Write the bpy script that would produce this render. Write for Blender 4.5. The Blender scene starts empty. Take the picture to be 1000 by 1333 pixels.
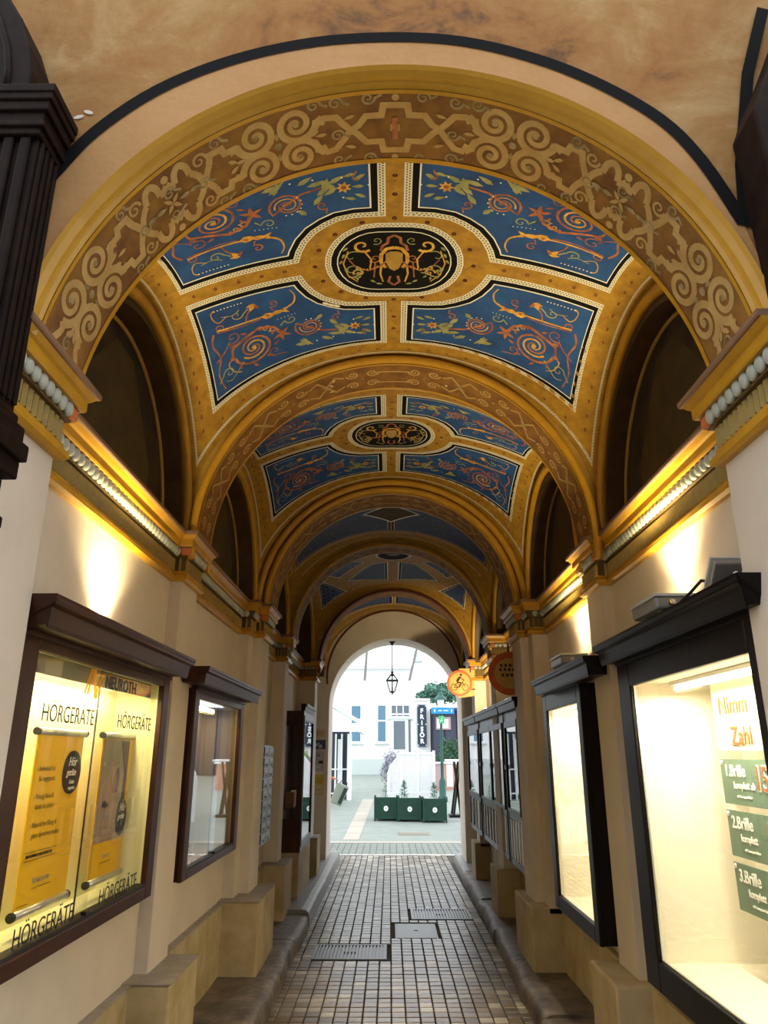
import bpy, bmesh, math, random
from mathutils import Vector, Matrix
from mathutils.geometry import delaunay_2d_cdt
random.seed(7)
C = bpy.context.scene.collection
SC = bpy.context.scene
PI = math.pi
# ------------------------------------------------------------------ camera
F = 947.0
cam = bpy.data.cameras.new('camera'); co = bpy.data.objects.new('camera', cam); C.objects.link(co)
cam.sensor_fit = 'HORIZONTAL'; cam.sensor_width = 36.0; cam.lens = 36.0 * F / 1000.0
cam.clip_start = 0.05; cam.clip_end = 300
co.location = (0, 0, 1.65)
co.rotation_euler = (math.radians(90 + 18.34), 0, math.atan(7 / F))
SC.camera = co
# ------------------------------------------------------------------ sky, light, exposure
w = bpy.data.worlds.new('overcast'); SC.world = w; w.use_nodes = True
bg = w.node_tree.nodes['Background']; bg.inputs[0].default_value = (0.93, 0.97, 1.0, 1); bg.inputs[1].default_value = 1.0
SC.view_settings.view_transform = 'Standard'; SC.view_settings.look = 'None'
SC.view_settings.gamma = 1.0; SC.view_settings.use_curve_mapping = False
SC.view_settings.exposure = 1.42
WARM = (1.0, 0.72, 0.36)

# ------------------------------------------------------------------ materials
def mat(name, col, rough=0.7, metal=0.0, var=None, vscale=6.0, bump=0.0, bscale=40.0, spec=0.5, coat=0.0, emit=0.0, det=5.0, thr=(0.35, 0.65)):
    m = bpy.data.materials.new(name); m.use_nodes = True; nt = m.node_tree; N = nt.nodes; L = nt.links
    b = N['Principled BSDF']; b.inputs['Base Color'].default_value = (*col, 1)
    b.inputs['Roughness'].default_value = rough; b.inputs['Metallic'].default_value = metal
    b.inputs['Specular IOR Level'].default_value = spec; b.inputs['Coat Weight'].default_value = coat
    if emit:
        b.inputs['Emission Color'].default_value = (*col, 1); b.inputs['Emission Strength'].default_value = emit
    if var or bump:
        tc = N.new('ShaderNodeTexCoord')
    if var:
        no = N.new('ShaderNodeTexNoise'); no.inputs['Scale'].default_value = vscale; no.inputs['Detail'].default_value = det
        no.inputs['Roughness'].default_value = 0.6
        L.new(tc.outputs['Object'], no.inputs['Vector'])
        r = N.new('ShaderNodeValToRGB'); r.color_ramp.elements[0].position = thr[0]; r.color_ramp.elements[1].position = thr[1]
        r.color_ramp.elements[0].color = (*col, 1); r.color_ramp.elements[1].color = (*var, 1)
        L.new(no.outputs['Fac'], r.inputs['Fac']); L.new(r.outputs['Color'], b.inputs['Base Color'])
    if bump:
        n2 = N.new('ShaderNodeTexNoise'); n2.inputs['Scale'].default_value = bscale; n2.inputs['Detail'].default_value = 4
        L.new(tc.outputs['Object'], n2.inputs['Vector'])
        bp = N.new('ShaderNodeBump'); bp.inputs['Strength'].default_value = bump; bp.inputs['Distance'].default_value = 0.01
        L.new(n2.outputs['Fac'], bp.inputs['Height']); L.new(bp.outputs['Normal'], b.inputs['Normal'])
    return m

def glass_mat(name, tint=(1, 1, 1), base=0.04):
    m = bpy.data.materials.new(name); m.use_nodes = True; nt = m.node_tree; N = nt.nodes; L = nt.links
    for n in list(N):
        if n.type == 'BSDF_PRINCIPLED': N.remove(n)
    out = N['Material Output']; mx = N.new('ShaderNodeMixShader'); t = N.new('ShaderNodeBsdfTransparent')
    g = N.new('ShaderNodeBsdfGlossy'); g.inputs['Roughness'].default_value = 0.01
    lw = N.new('ShaderNodeLayerWeight'); lw.inputs['Blend'].default_value = 0.5
    pw = N.new('ShaderNodeMath'); pw.operation = 'POWER'; pw.inputs[1].default_value = 5.0; L.new(lw.outputs['Facing'], pw.inputs[0])
    fr = N.new('ShaderNodeMath'); fr.operation = 'MULTIPLY_ADD'; fr.inputs[1].default_value = 0.95; fr.inputs[2].default_value = 0.045; L.new(pw.outputs[0], fr.inputs[0])
    t.inputs[0].default_value = (*tint, 1)
    L.new(fr.outputs[0], mx.inputs[0]); L.new(t.outputs[0], mx.inputs[1]); L.new(g.outputs[0], mx.inputs[2])
    L.new(mx.outputs[0], out.inputs['Surface']); return m

def dotted_mat():
    # a flat painted border: off-white band with three staggered rows of black lozenges (UV in metres along / 0-1 across)
    m = bpy.data.materials.new('dotted_border_paint'); m.use_nodes = True; nt = m.node_tree; N = nt.nodes; L = nt.links
    b = N['Principled BSDF']; b.inputs['Roughness'].default_value = 0.8
    tc = N.new('ShaderNodeTexCoord'); sp = N.new('ShaderNodeSeparateXYZ'); L.new(tc.outputs['UV'], sp.inputs[0])
    def mth(op, a, bb=None):
        n = N.new('ShaderNodeMath'); n.operation = op
        for i, v in enumerate((a, bb)):
            if v is None: continue
            if isinstance(v, (int, float)): n.inputs[i].default_value = v
            else: L.new(v, n.inputs[i])
        return n.outputs[0]
    v3 = mth('MULTIPLY', sp.outputs['Y'], 2.6); v3 = mth('SUBTRACT', v3, 0.3)
    row = mth('FLOOR', v3)
    u = mth('MULTIPLY', sp.outputs['X'], 46.0); u = mth('ADD', u, mth('MULTIPLY', row, 0.5))
    fu = mth('ABSOLUTE', mth('SUBTRACT', mth('FRACT', u), 0.5)); fv = mth('ABSOLUTE', mth('SUBTRACT', mth('FRACT', v3), 0.5))
    dd = mth('ADD', fu, fv); k = mth('LESS_THAN', dd, 0.34)
    k = mth('MULTIPLY', k, mth('GREATER_THAN', v3, 0.0)); k = mth('MULTIPLY', k, mth('LESS_THAN', v3, 2.0))
    mx = N.new('ShaderNodeMix'); mx.data_type = 'RGBA'
    mx.inputs[6].default_value = (0.66, 0.62, 0.50, 1); mx.inputs[7].default_value = (0.015, 0.013, 0.01, 1)
    L.new(k, mx.inputs[0]); L.new(mx.outputs[2], b.inputs['Base Color']); return m

M = {}
M['cream'] = mat('cream_plaster', (0.62, 0.55, 0.47), 0.75, var=(0.68, 0.61, 0.53), vscale=3, bump=0.15, bscale=30)
M['plinth'] = mat('ochre_stained_plinth_plaster', (0.55, 0.46, 0.30), 0.8, var=(0.40, 0.31, 0.15), vscale=4, bump=0.3, bscale=25)
M['ledge'] = mat('grey_stone_ledge', (0.30, 0.26, 0.22), 0.8, var=(0.38, 0.34, 0.30), vscale=12, bump=0.3)
M['facade'] = mat('mottled_orange_plaster', (0.33, 0.135, 0.045), 0.85, var=(0.52, 0.29, 0.13), vscale=3.2, bump=0.5, bscale=14, det=10, thr=(0.34, 0.62))
_n = M['facade'].node_tree; _r = [n for n in _n.nodes if n.type == 'VALTORGB'][0]; _t = [n for n in _n.nodes if n.type == 'TEX_NOISE' and n.inputs['Detail'].default_value > 8][0]
_t.inputs['Scale'].default_value = 2.4; _t.inputs['Roughness'].default_value = 0.68; _t.inputs['Distortion'].default_value = 0.5
_e = _r.color_ramp.elements; _e[0].position = .36; _e[0].color = (0.13, 0.060, 0.018, 1); _e[1].position = .70; _e[1].color = (0.47, 0.30, 0.13, 1)
_q = _e.new(.44); _q.color = (0.31, 0.130, 0.028, 1); _q = _e.new(.56); _q.color = (0.37, 0.19, 0.055, 1)
M['paleband'] = mat('pale_orange_plaster', (0.47, 0.25, 0.09), 0.85, var=(0.52, 0.29, 0.12), vscale=5, bump=0.2)
M['flake'] = mat('flaked_pale_plaster', (0.75, 0.68, 0.58), 0.9)
M['blackpaint'] = mat('black_paint', (0.005, 0.005, 0.006), 0.85, spec=0.15)
M['ochre'] = mat('painted_ochre', (0.27, 0.132, 0.008), 0.7, var=(0.41, 0.225, 0.018), vscale=16, det=8, bump=0.1)
M['gold'] = mat('ochre_gold_moulding', (0.46, 0.23, 0.010), 0.42, var=(0.54, 0.28, 0.018), vscale=8)
M['golddull'] = mat('dull_ochre_moulding', (0.33, 0.19, 0.03), 0.6, var=(0.42, 0.26, 0.05), vscale=9)
M['soffit'] = mat('brown_painted_soffit', (0.15, 0.058, 0.010), 0.8, var=(0.27, 0.125, 0.018), vscale=9, det=8)
M['soffitscroll'] = mat('pale_ochre_scroll_paint', (0.42, 0.25, 0.075), 0.8, var=(0.52, 0.34, 0.12), vscale=14)
M['soffitgreen'] = mat('olive_brown_leaf_paint', (0.20, 0.15, 0.06), 0.8, var=(0.42, 0.30, 0.13), vscale=20)
M['blue'] = mat('painted_blue_ground', (0.004, 0.040, 0.18), 0.7, var=(0.008, 0.075, 0.27), vscale=7, det=6)
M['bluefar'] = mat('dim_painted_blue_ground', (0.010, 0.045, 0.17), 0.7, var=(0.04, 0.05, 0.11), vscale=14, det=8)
M['white'] = mat('white_line_paint', (0.78, 0.76, 0.70), 0.7)
M['rust'] = mat('rust_red_scroll_paint', (0.20, 0.055, 0.03), 0.75, var=(0.42, 0.15, 0.05), vscale=18)
M['goldpaint'] = mat('golden_scroll_paint', (0.70, 0.40, 0.06), 0.7, var=(0.42, 0.20, 0.03), vscale=22)
M['olive'] = mat('olive_leaf_paint', (0.20, 0.22, 0.09), 0.75, var=(0.34, 0.33, 0.14), vscale=18)
M['rosette'] = mat('dark_rosette_paint', (0.12, 0.03, 0.01), 0.75)
M['dotted'] = dotted_mat()
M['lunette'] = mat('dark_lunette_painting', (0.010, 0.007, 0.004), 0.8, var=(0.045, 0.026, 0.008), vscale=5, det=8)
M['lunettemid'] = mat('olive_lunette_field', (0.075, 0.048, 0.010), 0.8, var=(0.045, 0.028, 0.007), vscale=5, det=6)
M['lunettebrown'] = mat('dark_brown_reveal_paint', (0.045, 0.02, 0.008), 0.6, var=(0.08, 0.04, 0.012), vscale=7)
M['lunetteorange'] = mat('terracotta_lunette_painting', (0.50, 0.20, 0.07), 0.7, var=(0.40, 0.13, 0.04), vscale=8)
M['egg'] = mat('bluish_grey_egg_paint', (0.36, 0.39, 0.35), 0.5, var=(0.46, 0.48, 0.42), vscale=20)
M['eggdark'] = mat('dark_egg_channel', (0.12, 0.07, 0.02), 0.6)
M['terracotta'] = mat('terracotta_corner_paint', (0.55, 0.16, 0.05), 0.6)
M['flute'] = mat('dark_frieze_ground', (0.13, 0.08, 0.02), 0.6, var=(0.09, 0.055, 0.02), vscale=26)
M['reed'] = mat('olive_gold_reed', (0.44, 0.30, 0.06), 0.5, var=(0.34, 0.24, 0.08), vscale=30)
M['ledgebrown'] = mat('mauve_brown_cornice_top', (0.22, 0.12, 0.07), 0.6)
M['wood'] = mat('dark_brown_wood', (0.036, 0.012, 0.007), 0.42, var=(0.060, 0.020, 0.010), vscale=9, spec=0.28, bump=0.05)
M['blackwood'] = mat('near_black_wood', (0.007, 0.0045, 0.0045), 0.36, spec=0.2, coat=0.0)
M['carved'] = mat('black_brown_carved_wood', (0.009, 0.0045, 0.0035), 0.6, var=(0.018, 0.009, 0.006), vscale=20, spec=0.08)
M['glass'] = glass_mat('clear_glass')
M['casecream'] = mat('pale_cream_back_panel', (0.70, 0.70, 0.46), 0.7)
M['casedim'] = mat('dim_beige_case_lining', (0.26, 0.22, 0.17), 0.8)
M['valance'] = mat('grey_olive_valance', (0.20, 0.20, 0.16), 0.7)
M['casewhite'] = mat('warm_white_case_lining', (0.82, 0.77, 0.62), 0.7)
M['casebrown'] = mat('orange_brown_case_curtain', (0.50, 0.20, 0.07), 0.8, var=(0.40, 0.15, 0.05), vscale=8)
M['tube'] = mat('fluorescent_tube', (1.0, 0.85, 0.5), 0.4, emit=5)
M['yellow'] = mat('yellow_poster_print', (0.98, 0.56, 0.004), 0.6)
M['ink'] = mat('black_ink', (0.01, 0.01, 0.012), 0.5)
M['silver'] = mat('silver_rail', (0.65, 0.66, 0.65), 0.3, metal=0.7)
M['photo'] = mat('dim_grey_brown_print', (0.30, 0.26, 0.22), 0.6, var=(0.38, 0.33, 0.28), vscale=9)
M['skinprint'] = mat('skin_tone_print', (0.48, 0.34, 0.26), 0.6)
M['hairprint'] = mat('dark_hair_print', (0.10, 0.06, 0.05), 0.6)
M['logo'] = mat('amber_emblem_film', (0.80, 0.38, 0.02), 0.5)
M['orangetext'] = mat('orange_red_lettering', (0.72, 0.09, 0.015), 0.6)
M['greenboard'] = mat('sage_green_board', (0.13, 0.21, 0.14), 0.6)
M['whitetext'] = mat('white_lettering', (0.9, 0.88, 0.8), 0.6)
M['acrylic'] = mat('cream_price_board', (0.62, 0.54, 0.38), 0.5)
M['lampmetal'] = mat('grey_painted_metal', (0.32, 0.33, 0.33), 0.38, metal=0.4)
M['lamppale'] = mat('pale_grey_metal_and_bar_sheen', (0.62, 0.66, 0.70), 0.35, metal=0.2)
M['cable'] = mat('black_cable', (0.01, 0.01, 0.01), 0.5)
M['lens'] = mat('lit_lamp_lens', (1.0, 0.8, 0.45), 0.3, emit=6)
M['steelbox'] = mat('brushed_steel', (0.13, 0.145, 0.15), 0.35, metal=0.8)
M['signred'] = mat('worn_orange_red_enamel', (0.68, 0.15, 0.04), 0.5, var=(0.55, 0.10, 0.02), vscale=14)
M['signyellow'] = mat('aged_yellow_enamel', (0.68, 0.46, 0.14), 0.5, var=(0.58, 0.34, 0.08), vscale=10)
M['signink'] = mat('brown_black_sign_print', (0.06, 0.035, 0.02), 0.6)
M['iron'] = mat('black_iron', (0.015, 0.015, 0.015), 0.45, metal=0.5)
M['notice_cream'] = mat('cream_notice_paper', (0.62, 0.50, 0.30), 0.7)
M['notice_blue'] = mat('dark_blue_notice_print', (0.03, 0.05, 0.13), 0.5)
M['notice_grey'] = mat('grey_plastic', (0.42, 0.42, 0.40), 0.5)
M['notice_yellow'] = mat('yellow_notice_paper', (0.62, 0.48, 0.06), 0.7)
M['joint'] = mat('dark_paving_joint', (0.07, 0.055, 0.04), 0.9)
PV = [mat('paver_' + n, c, 0.30, var=v, vscale=9, bump=0.25, bscale=35) for n, c, v in (
    ('grey', (0.25, 0.215, 0.165), (0.20, 0.17, 0.13)), ('beige', (0.38, 0.33, 0.25), (0.30, 0.25, 0.18)), ('brown', (0.11, 0.075, 0.042), (0.15, 0.105, 0.06)),
    ('tan', (0.24, 0.165, 0.08), (0.19, 0.125, 0.055)), ('pale', (0.52, 0.47, 0.38), (0.44, 0.39, 0.31)), ('umber', (0.17, 0.11, 0.045), (0.13, 0.085, 0.035)))]
M['kerb'] = mat('worn_kerb_stone', (0.085, 0.068, 0.055), 0.6, var=(0.25, 0.20, 0.155), vscale=5, bump=0.8, bscale=18, det=8)
M['slab'] = mat('smooth_grey_slab', (0.20, 0.21, 0.21), 0.45, var=(0.26, 0.26, 0.25), vscale=6, bump=0.2)
M['castiron'] = mat('cast_iron_cover', (0.20, 0.21, 0.22), 0.42, metal=0.6, bump=0.2, bscale=60)
M['castdark'] = mat('drain_slot_dark', (0.02, 0.02, 0.02), 0.7)
M['yard'] = mat('pale_green_grey_paving', (0.25, 0.29, 0.265), 0.8, var=(0.30, 0.33, 0.30), vscale=3, bump=0.15)
M['yardwhite'] = mat('pale_stone_line', (0.46, 0.42, 0.36), 0.8)
M['housewhite'] = mat('white_render', (0.85, 0.86, 0.86), 0.8)
M['housegrey'] = mat('pale_grey_render', (0.52, 0.58, 0.57), 0.8)
M['frame_white'] = mat('white_window_frame', (0.85, 0.87, 0.9), 0.5)
M['pane_blue'] = mat('blue_grey_window_pane', (0.10, 0.22, 0.33), 0.15, spec=0.8)
M['pane_grey'] = mat('grey_window_pane', (0.12, 0.16, 0.20), 0.15, spec=0.8)
M['palegreen'] = mat('pale_green_metal', (0.55, 0.68, 0.62), 0.5)
M['roofglass'] = mat('pale_green_roof_glazing', (0.50, 0.66, 0.60), 0.2)
M['boxgreen'] = mat('dark_green_planter_paint', (0.006, 0.05, 0.034), 0.4)
M['boxgreen2'] = mat('mid_green_planter_panel', (0.008, 0.055, 0.035), 0.4, var=(0.006, 0.042, 0.027), vscale=8)
M['postgreen'] = mat('teal_green_iron', (0.003, 0.075, 0.06), 0.4)
M['leafdark'] = mat('dark_foliage', (0.03, 0.10, 0.05), 0.7, var=(0.06, 0.16, 0.07), vscale=5)
M['leafblue'] = mat('blue_green_foliage', (0.08, 0.20, 0.16), 0.7, var=(0.12, 0.26, 0.18), vscale=5)
M['leafgrey'] = mat('grey_purple_twigs', (0.25, 0.26, 0.34), 0.8, var=(0.36, 0.36, 0.42), vscale=5)
M['leaflight'] = mat('light_green_foliage', (0.30, 0.38, 0.12), 0.7)
M['flower'] = mat('salmon_flowers', (0.80, 0.25, 0.15), 0.7)
M['bark'] = mat('brown_bark', (0.12, 0.08, 0.05), 0.9)
M['soil'] = mat('dark_soil', (0.05, 0.04, 0.03), 0.9)
M['snowy'] = mat('white_gravel', (0.8, 0.8, 0.8), 0.9)
M['signblue'] = mat('bright_blue_sign', (0.01, 0.25, 0.75), 0.4)
M['signgreen'] = mat('green_sign', (0.02, 0.45, 0.16), 0.4)
M['signnavy'] = mat('navy_black_sign', (0.012, 0.03, 0.06), 0.4)
M['darkhouse'] = mat('dark_slate_boards', (0.04, 0.045, 0.08), 0.6)
M['pinkposter'] = mat('pink_grey_poster', (0.45, 0.30, 0.33), 0.6)
M['brickred'] = mat('salmon_low_wall', (0.55, 0.28, 0.22), 0.8)
M['jacket'] = mat('orange_red_jacket', (0.62, 0.10, 0.03), 0.8)
M['trousers'] = mat('dark_blue_trousers', (0.03, 0.04, 0.07), 0.8)
M['skin'] = mat('skin', (0.55, 0.32, 0.22), 0.6)
M['hair'] = mat('brown_hair', (0.06, 0.035, 0.02), 0.6)
M['bag'] = mat('pale_grey_green_bag', (0.30, 0.36, 0.30), 0.5)
M['bagdark'] = mat('black_green_bag_print', (0.02, 0.05, 0.04), 0.5)
M['rustroof'] = mat('street_building_render', (0.35, 0.32, 0.28), 0.9)

# ------------------------------------------------------------------ mesh helpers
class MB:
    def __init__(s): s.v = []; s.f = []; s.uv = {}; s.mi = []; s.cur = 0
    def add(s, vs, fs, uvs=None):
        o = len(s.v); s.v += [tuple(v) for v in vs]
        for k, f in enumerate(fs):
            if uvs: s.uv[len(s.f)] = uvs[k]
            s.f.append(tuple(o + i for i in f)); s.mi.append(s.cur)
    def box(s, x0, x1, y0, y1, z0, z1):
        if x0 > x1: x0, x1 = x1, x0
        if y0 > y1: y0, y1 = y1, y0
        s.add([(x0, y0, z0), (x1, y0, z0), (x1, y1, z0), (x0, y1, z0), (x0, y0, z1), (x1, y0, z1), (x1, y1, z1), (x0, y1, z1)],
              [(0, 3, 2, 1), (4, 5, 6, 7), (0, 1, 5, 4), (1, 2, 6, 5), (2, 3, 7, 6), (3, 0, 4, 7)]); return s
    def tube(s, pts, r, n=8, closed=False, cap=True):
        pts = [Vector(p) for p in pts]; R = r if isinstance(r, (list, tuple)) else [r] * len(pts)
        rings = []; k = len(pts); up = None
        for i, p in enumerate(pts):
            a = pts[(i - 1) % k] if (i or closed) else p; b = pts[(i + 1) % k] if (i < k - 1 or closed) else p
            t = (b - a); t = t.normalized() if t.length > 1e-9 else Vector((0, 0, 1))
            if up is None: up = Vector((0, 0, 1)) if abs(t.z) < .9 else Vector((1, 0, 0))
            u = t.cross(up).normalized() if t.cross(up).length > 1e-6 else t.cross(Vector((0, 1, 0))).normalized()
            up = u.cross(t).normalized(); vv = up
            rings.append([p + (u * math.cos(2 * PI * j / n) + vv * math.sin(2 * PI * j / n)) * R[i] for j in range(n)])
        vs = [q for rg in rings for q in rg]; fs = []
        for i in range(k if closed else k - 1):
            for j in range(n):
                a = i * n + j; b = i * n + (j + 1) % n; c = ((i + 1) % k) * n + (j + 1) % n; d = ((i + 1) % k) * n + j
                fs.append((a, b, c, d))
        if cap and not closed: fs.append(tuple(range(n))[::-1]); fs.append(tuple((k - 1) * n + j for j in range(n)))
        s.add(vs, fs); return s
    def lathe(s, prof, cx=0, cy=0, n=16):
        vs = []; fs = []
        for r, z in prof:
            for j in range(n): vs.append((cx + r * math.cos(2 * PI * j / n), cy + r * math.sin(2 * PI * j / n), z))
        for i in range(len(prof) - 1):
            for j in range(n): fs.append((i * n + j, i * n + (j + 1) % n, (i + 1) * n + (j + 1) % n, (i + 1) * n + j))
        s.add(vs, fs); return s
    def prism(s, poly, ax, a0, a1):   # poly in the two other axes, extruded along axis ax
        def P(p, a):
            return (a, p[0], p[1]) if ax == 'x' else ((p[0], a, p[1]) if ax == 'y' else (p[0], p[1], a))
        n = len(poly); vs = [P(p, a0) for p in poly] + [P(p, a1) for p in poly]
        fs = [tuple(range(n))[::-1], tuple(range(n, 2 * n))] + [(i, (i + 1) % n, n + (i + 1) % n, n + i) for i in range(n)]
        s.add(vs, fs); return s
    def beam(s, a, b, w_, h_):
        a = Vector(a); b = Vector(b); t = (b - a).normalized(); up = Vector((0, 0, 1)) if abs(t.z) < .95 else Vector((0, 1, 0))
        u = t.cross(up).normalized() * w_ / 2; v = u.cross(t).normalized() * h_ / 2
        vs = [p + su * u + sv * v for p in (a, b) for su, sv in ((-1, -1), (1, -1), (1, 1), (-1, 1))]
        s.add(vs, [(0, 3, 2, 1), (4, 5, 6, 7), (0, 1, 5, 4), (1, 2, 6, 5), (2, 3, 7, 6), (3, 0, 4, 7)]); return s
    def build(s, name, m, parent=None, smooth=False, bevel=0.0, loc=None):
        me = bpy.data.meshes.new(name); me.from_pydata(s.v, [], s.f); 
        ms = m if isinstance(m, (list, tuple)) else [m]
        for q in ms: me.materials.append(q)
        if len(ms) > 1:
            for p, i in zip(me.polygons, s.mi): p.material_index = i
        if s.uv:
            ul = me.uv_layers.new(name='UVMap')
            for fi, uvs in s.uv.items():
                for li, q in zip(me.polygons[fi].loop_indices, uvs): ul.data[li].uv = q
        bm = bmesh.new(); bm.from_mesh(me); bmesh.ops.recalc_face_normals(bm, faces=bm.faces)
        bm.to_mesh(me); bm.free()
        if smooth:
            for p in me.polygons: p.use_smooth = True
        o = bpy.data.objects.new(name, me); C.objects.link(o)
        if parent: o.parent = parent
        if loc: o.location = loc
        if bevel:
            b = o.modifiers.new('bevel', 'BEVEL'); b.width = bevel; b.segments = 2; b.limit_method = 'ANGLE'
        return o

def tag(o, label=None, cat=None, group=None, kind=None):
    if label: o['label'] = label
    if cat: o['category'] = cat
    if group: o['group'] = group
    if kind: o['kind'] = kind
    return o
def thing(name, label, cat, loc=(0, 0, 0), group=None, rz=0):
    o = bpy.data.objects.new(name, None); o.empty_display_size = 0.1; C.objects.link(o); o.location = loc; o.rotation_euler = (0, 0, rz)
    return tag(o, label, cat, group)
def struct(name, label=None):
    o = bpy.data.objects.new(name, None); o.empty_display_size = 0.1; C.objects.link(o)
    return tag(o, label, None, None, 'structure')
AX = {'L': Matrix(((0, 0, 1), (1, 0, 0), (0, 1, 0))), 'R': Matrix(((0, 0, -1), (-1, 0, 0), (0, 1, 0))), 'F': Matrix(((1, 0, 0), (0, 0, -1), (0, 1, 0)))}
def text(body, h, loc, ax, m, parent, name='lettering', sx=1.0, align='LEFT', shear=0.0, off=0.0, tilt=0.0, ext=0.0008):
    cu = bpy.data.curves.new(name, 'FONT'); cu.body = body; cu.size = h / 0.70; cu.align_x = align; cu.extrude = ext; cu.offset = off; cu.shear = shear
    cu.resolution_u = 4
    t = bpy.data.objects.new(name, cu); C.objects.link(t)
    me = bpy.data.meshes.new_from_object(t); bpy.data.objects.remove(t)
    R = AX[ax].to_4x4() @ Matrix.Rotation(tilt, 4, 'Z') @ Matrix.Diagonal((sx, 1, 1, 1))
    me.transform(Matrix.Translation(loc) @ R); me.materials.clear(); me.materials.append(m)
    o = bpy.data.objects.new(name, me); C.objects.link(o)
    if parent:
        o.parent = parent
        if any(parent.location): me.transform(Matrix.Translation(-Vector(parent.matrix_basis.translation)))
    return o

# ---- painting on curved surfaces: flat primitives in (p,q) laid on a mapped surface
class Paint:
    def __init__(s, fn, h=0.0): s.fn = fn; s.h = h; s.b = {}
    def mb(s, k): return s.b.setdefault(k, MB())
    def ribbon(s, k, pts, w_, h=0.0, closed=False, step=0.05, taper=None, uv=False):
        P = [Vector((p[0], p[1])) for p in pts]
        if closed: P.append(P[0])
        Q = [P[0]]; 
        for a, b in zip(P, P[1:]):
            n = max(1, int((b - a).length / step))
            for i in range(1, n + 1): Q.append(a.lerp(b, i / n))
        n = len(Q); vs = []; acc = 0; us = []
        for i, p in enumerate(Q):
            if closed and i in (0, n - 1): t0 = (Q[1] - Q[0]).normalized(); t1 = (Q[-1] - Q[-2]).normalized()
            else: t0 = (Q[min(i + 1, n - 1)] - Q[max(min(i + 1, n - 1) - 1, 0)]).normalized(); t1 = (Q[max(i, 1)] - Q[max(i, 1) - 1]).normalized()
            tt = (t0 + t1); tt = tt.normalized() if tt.length > 1e-6 else t0
            nn = Vector((-tt.y, tt.x)); c = max(0.45, nn.dot(Vector((-t0.y, t0.x))))
            ww = w_ / 2 / c
            if taper: ww = w_ / 2 * (taper[0] + (taper[1] - taper[0]) * i / (n - 1))
            a = p + nn * ww; b = p - nn * ww
            vs += [s.fn(a.x, a.y, s.h + h), s.fn(b.x, b.y, s.h + h)]
            if i: acc += (Q[i] - Q[i - 1]).length
            us.append(acc)
        fs = [(2 * i, 2 * i + 1, 2 * i + 3, 2 * i + 2) for i in range(n - 1)]
        uvs = [[(us[i], 1), (us[i], 0), (us[i + 1], 0), (us[i + 1], 1)] for i in range(n - 1)] if uv else None
        s.mb(k).add(vs, fs, uvs)
    def fill(s, k, poly, h=0.0, res=0.07):
        P = []
        m = len(poly)
        for i in range(m):
            a = Vector(poly[i]); b = Vector(poly[(i + 1) % m]); n = max(1, int((b - a).length / res))
            for j in range(n): P.append(a.lerp(b, j / n))
        nb = len(P); x0 = min(p.x for p in P); x1 = max(p.x for p in P); y0 = min(p.y for p in P); y1 = max(p.y for p in P)
        def inside(q):
            c = False
            for i in range(nb):
                a = P[i]; b = P[(i + 1) % nb]
                if (a.y > q.y) != (b.y > q.y) and q.x < (b.x - a.x) * (q.y - a.y) / (b.y - a.y) + a.x: c = not c
            return c
        G = []; x = x0 + res / 2
        while x < x1:
            y = y0 + res / 2
            while y < y1:
                q = Vector((x, y))
                if inside(q): G.append(q)
                y += res
            x += res
        r = delaunay_2d_cdt(P + G, [], [list(range(nb))], 1, 1e-6)
        s.mb(k).add([s.fn(v.x, v.y, s.h + h) for v in r[0]], [tuple(f) for f in r[2]])
    def disc(s, k, c, r, h=0.0, n=8, ry=None, rot=0.0):
        ry = ry or r
        pts = [(c[0] + r * math.cos(2 * PI * i / n) * math.cos(rot) - ry * math.sin(2 * PI * i / n) * math.sin(rot), c[1] + r * math.cos(2 * PI * i / n) * math.sin(rot) + ry * math.sin(2 * PI * i / n) * math.cos(rot)) for i in range(n)]
        s.mb(k).add([s.fn(*p, s.h + h) for p in pts], [tuple(range(n))])
    def leaf(s, k, c, ang, ln, wd, h=0.0):
        ca, sa = math.cos(ang), math.sin(ang); pr = [(0, 0), (.3, .5), (.6, .42), (1, 0), (.6, -.42), (.3, -.5)]
        s.mb(k).add([s.fn(c[0] + (a * ln) * ca - (b * wd) * sa, c[1] + (a * ln) * sa + (b * wd) * ca, s.h + h) for a, b in pr], [tuple(range(6))])
    def spiral(s, k, c, r, turns, a0, hand, w_, h=0.0, rin=0.12, tail=None, taper=(1, .45)):
        n = int(18 * turns); pts = []
        for i in range(n + 1):
            t = i / n; rr = r * (1 - t) + r * rin * t; a = a0 + hand * 2 * PI * turns * t
            pts.append((c[0] + rr * math.cos(a), c[1] + rr * math.sin(a)))
        if tail: pts = tail + pts
        s.ribbon(k, pts, w_, h, taper=taper, step=0.06)
    def build(s, names, parent, pmap=None):
        out = {}
        for k, m in s.b.items():
            if m.f:
                out[k] = m.build(names.get(k, 'painted_ornament'), M[k], parent)
        return out

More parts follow.
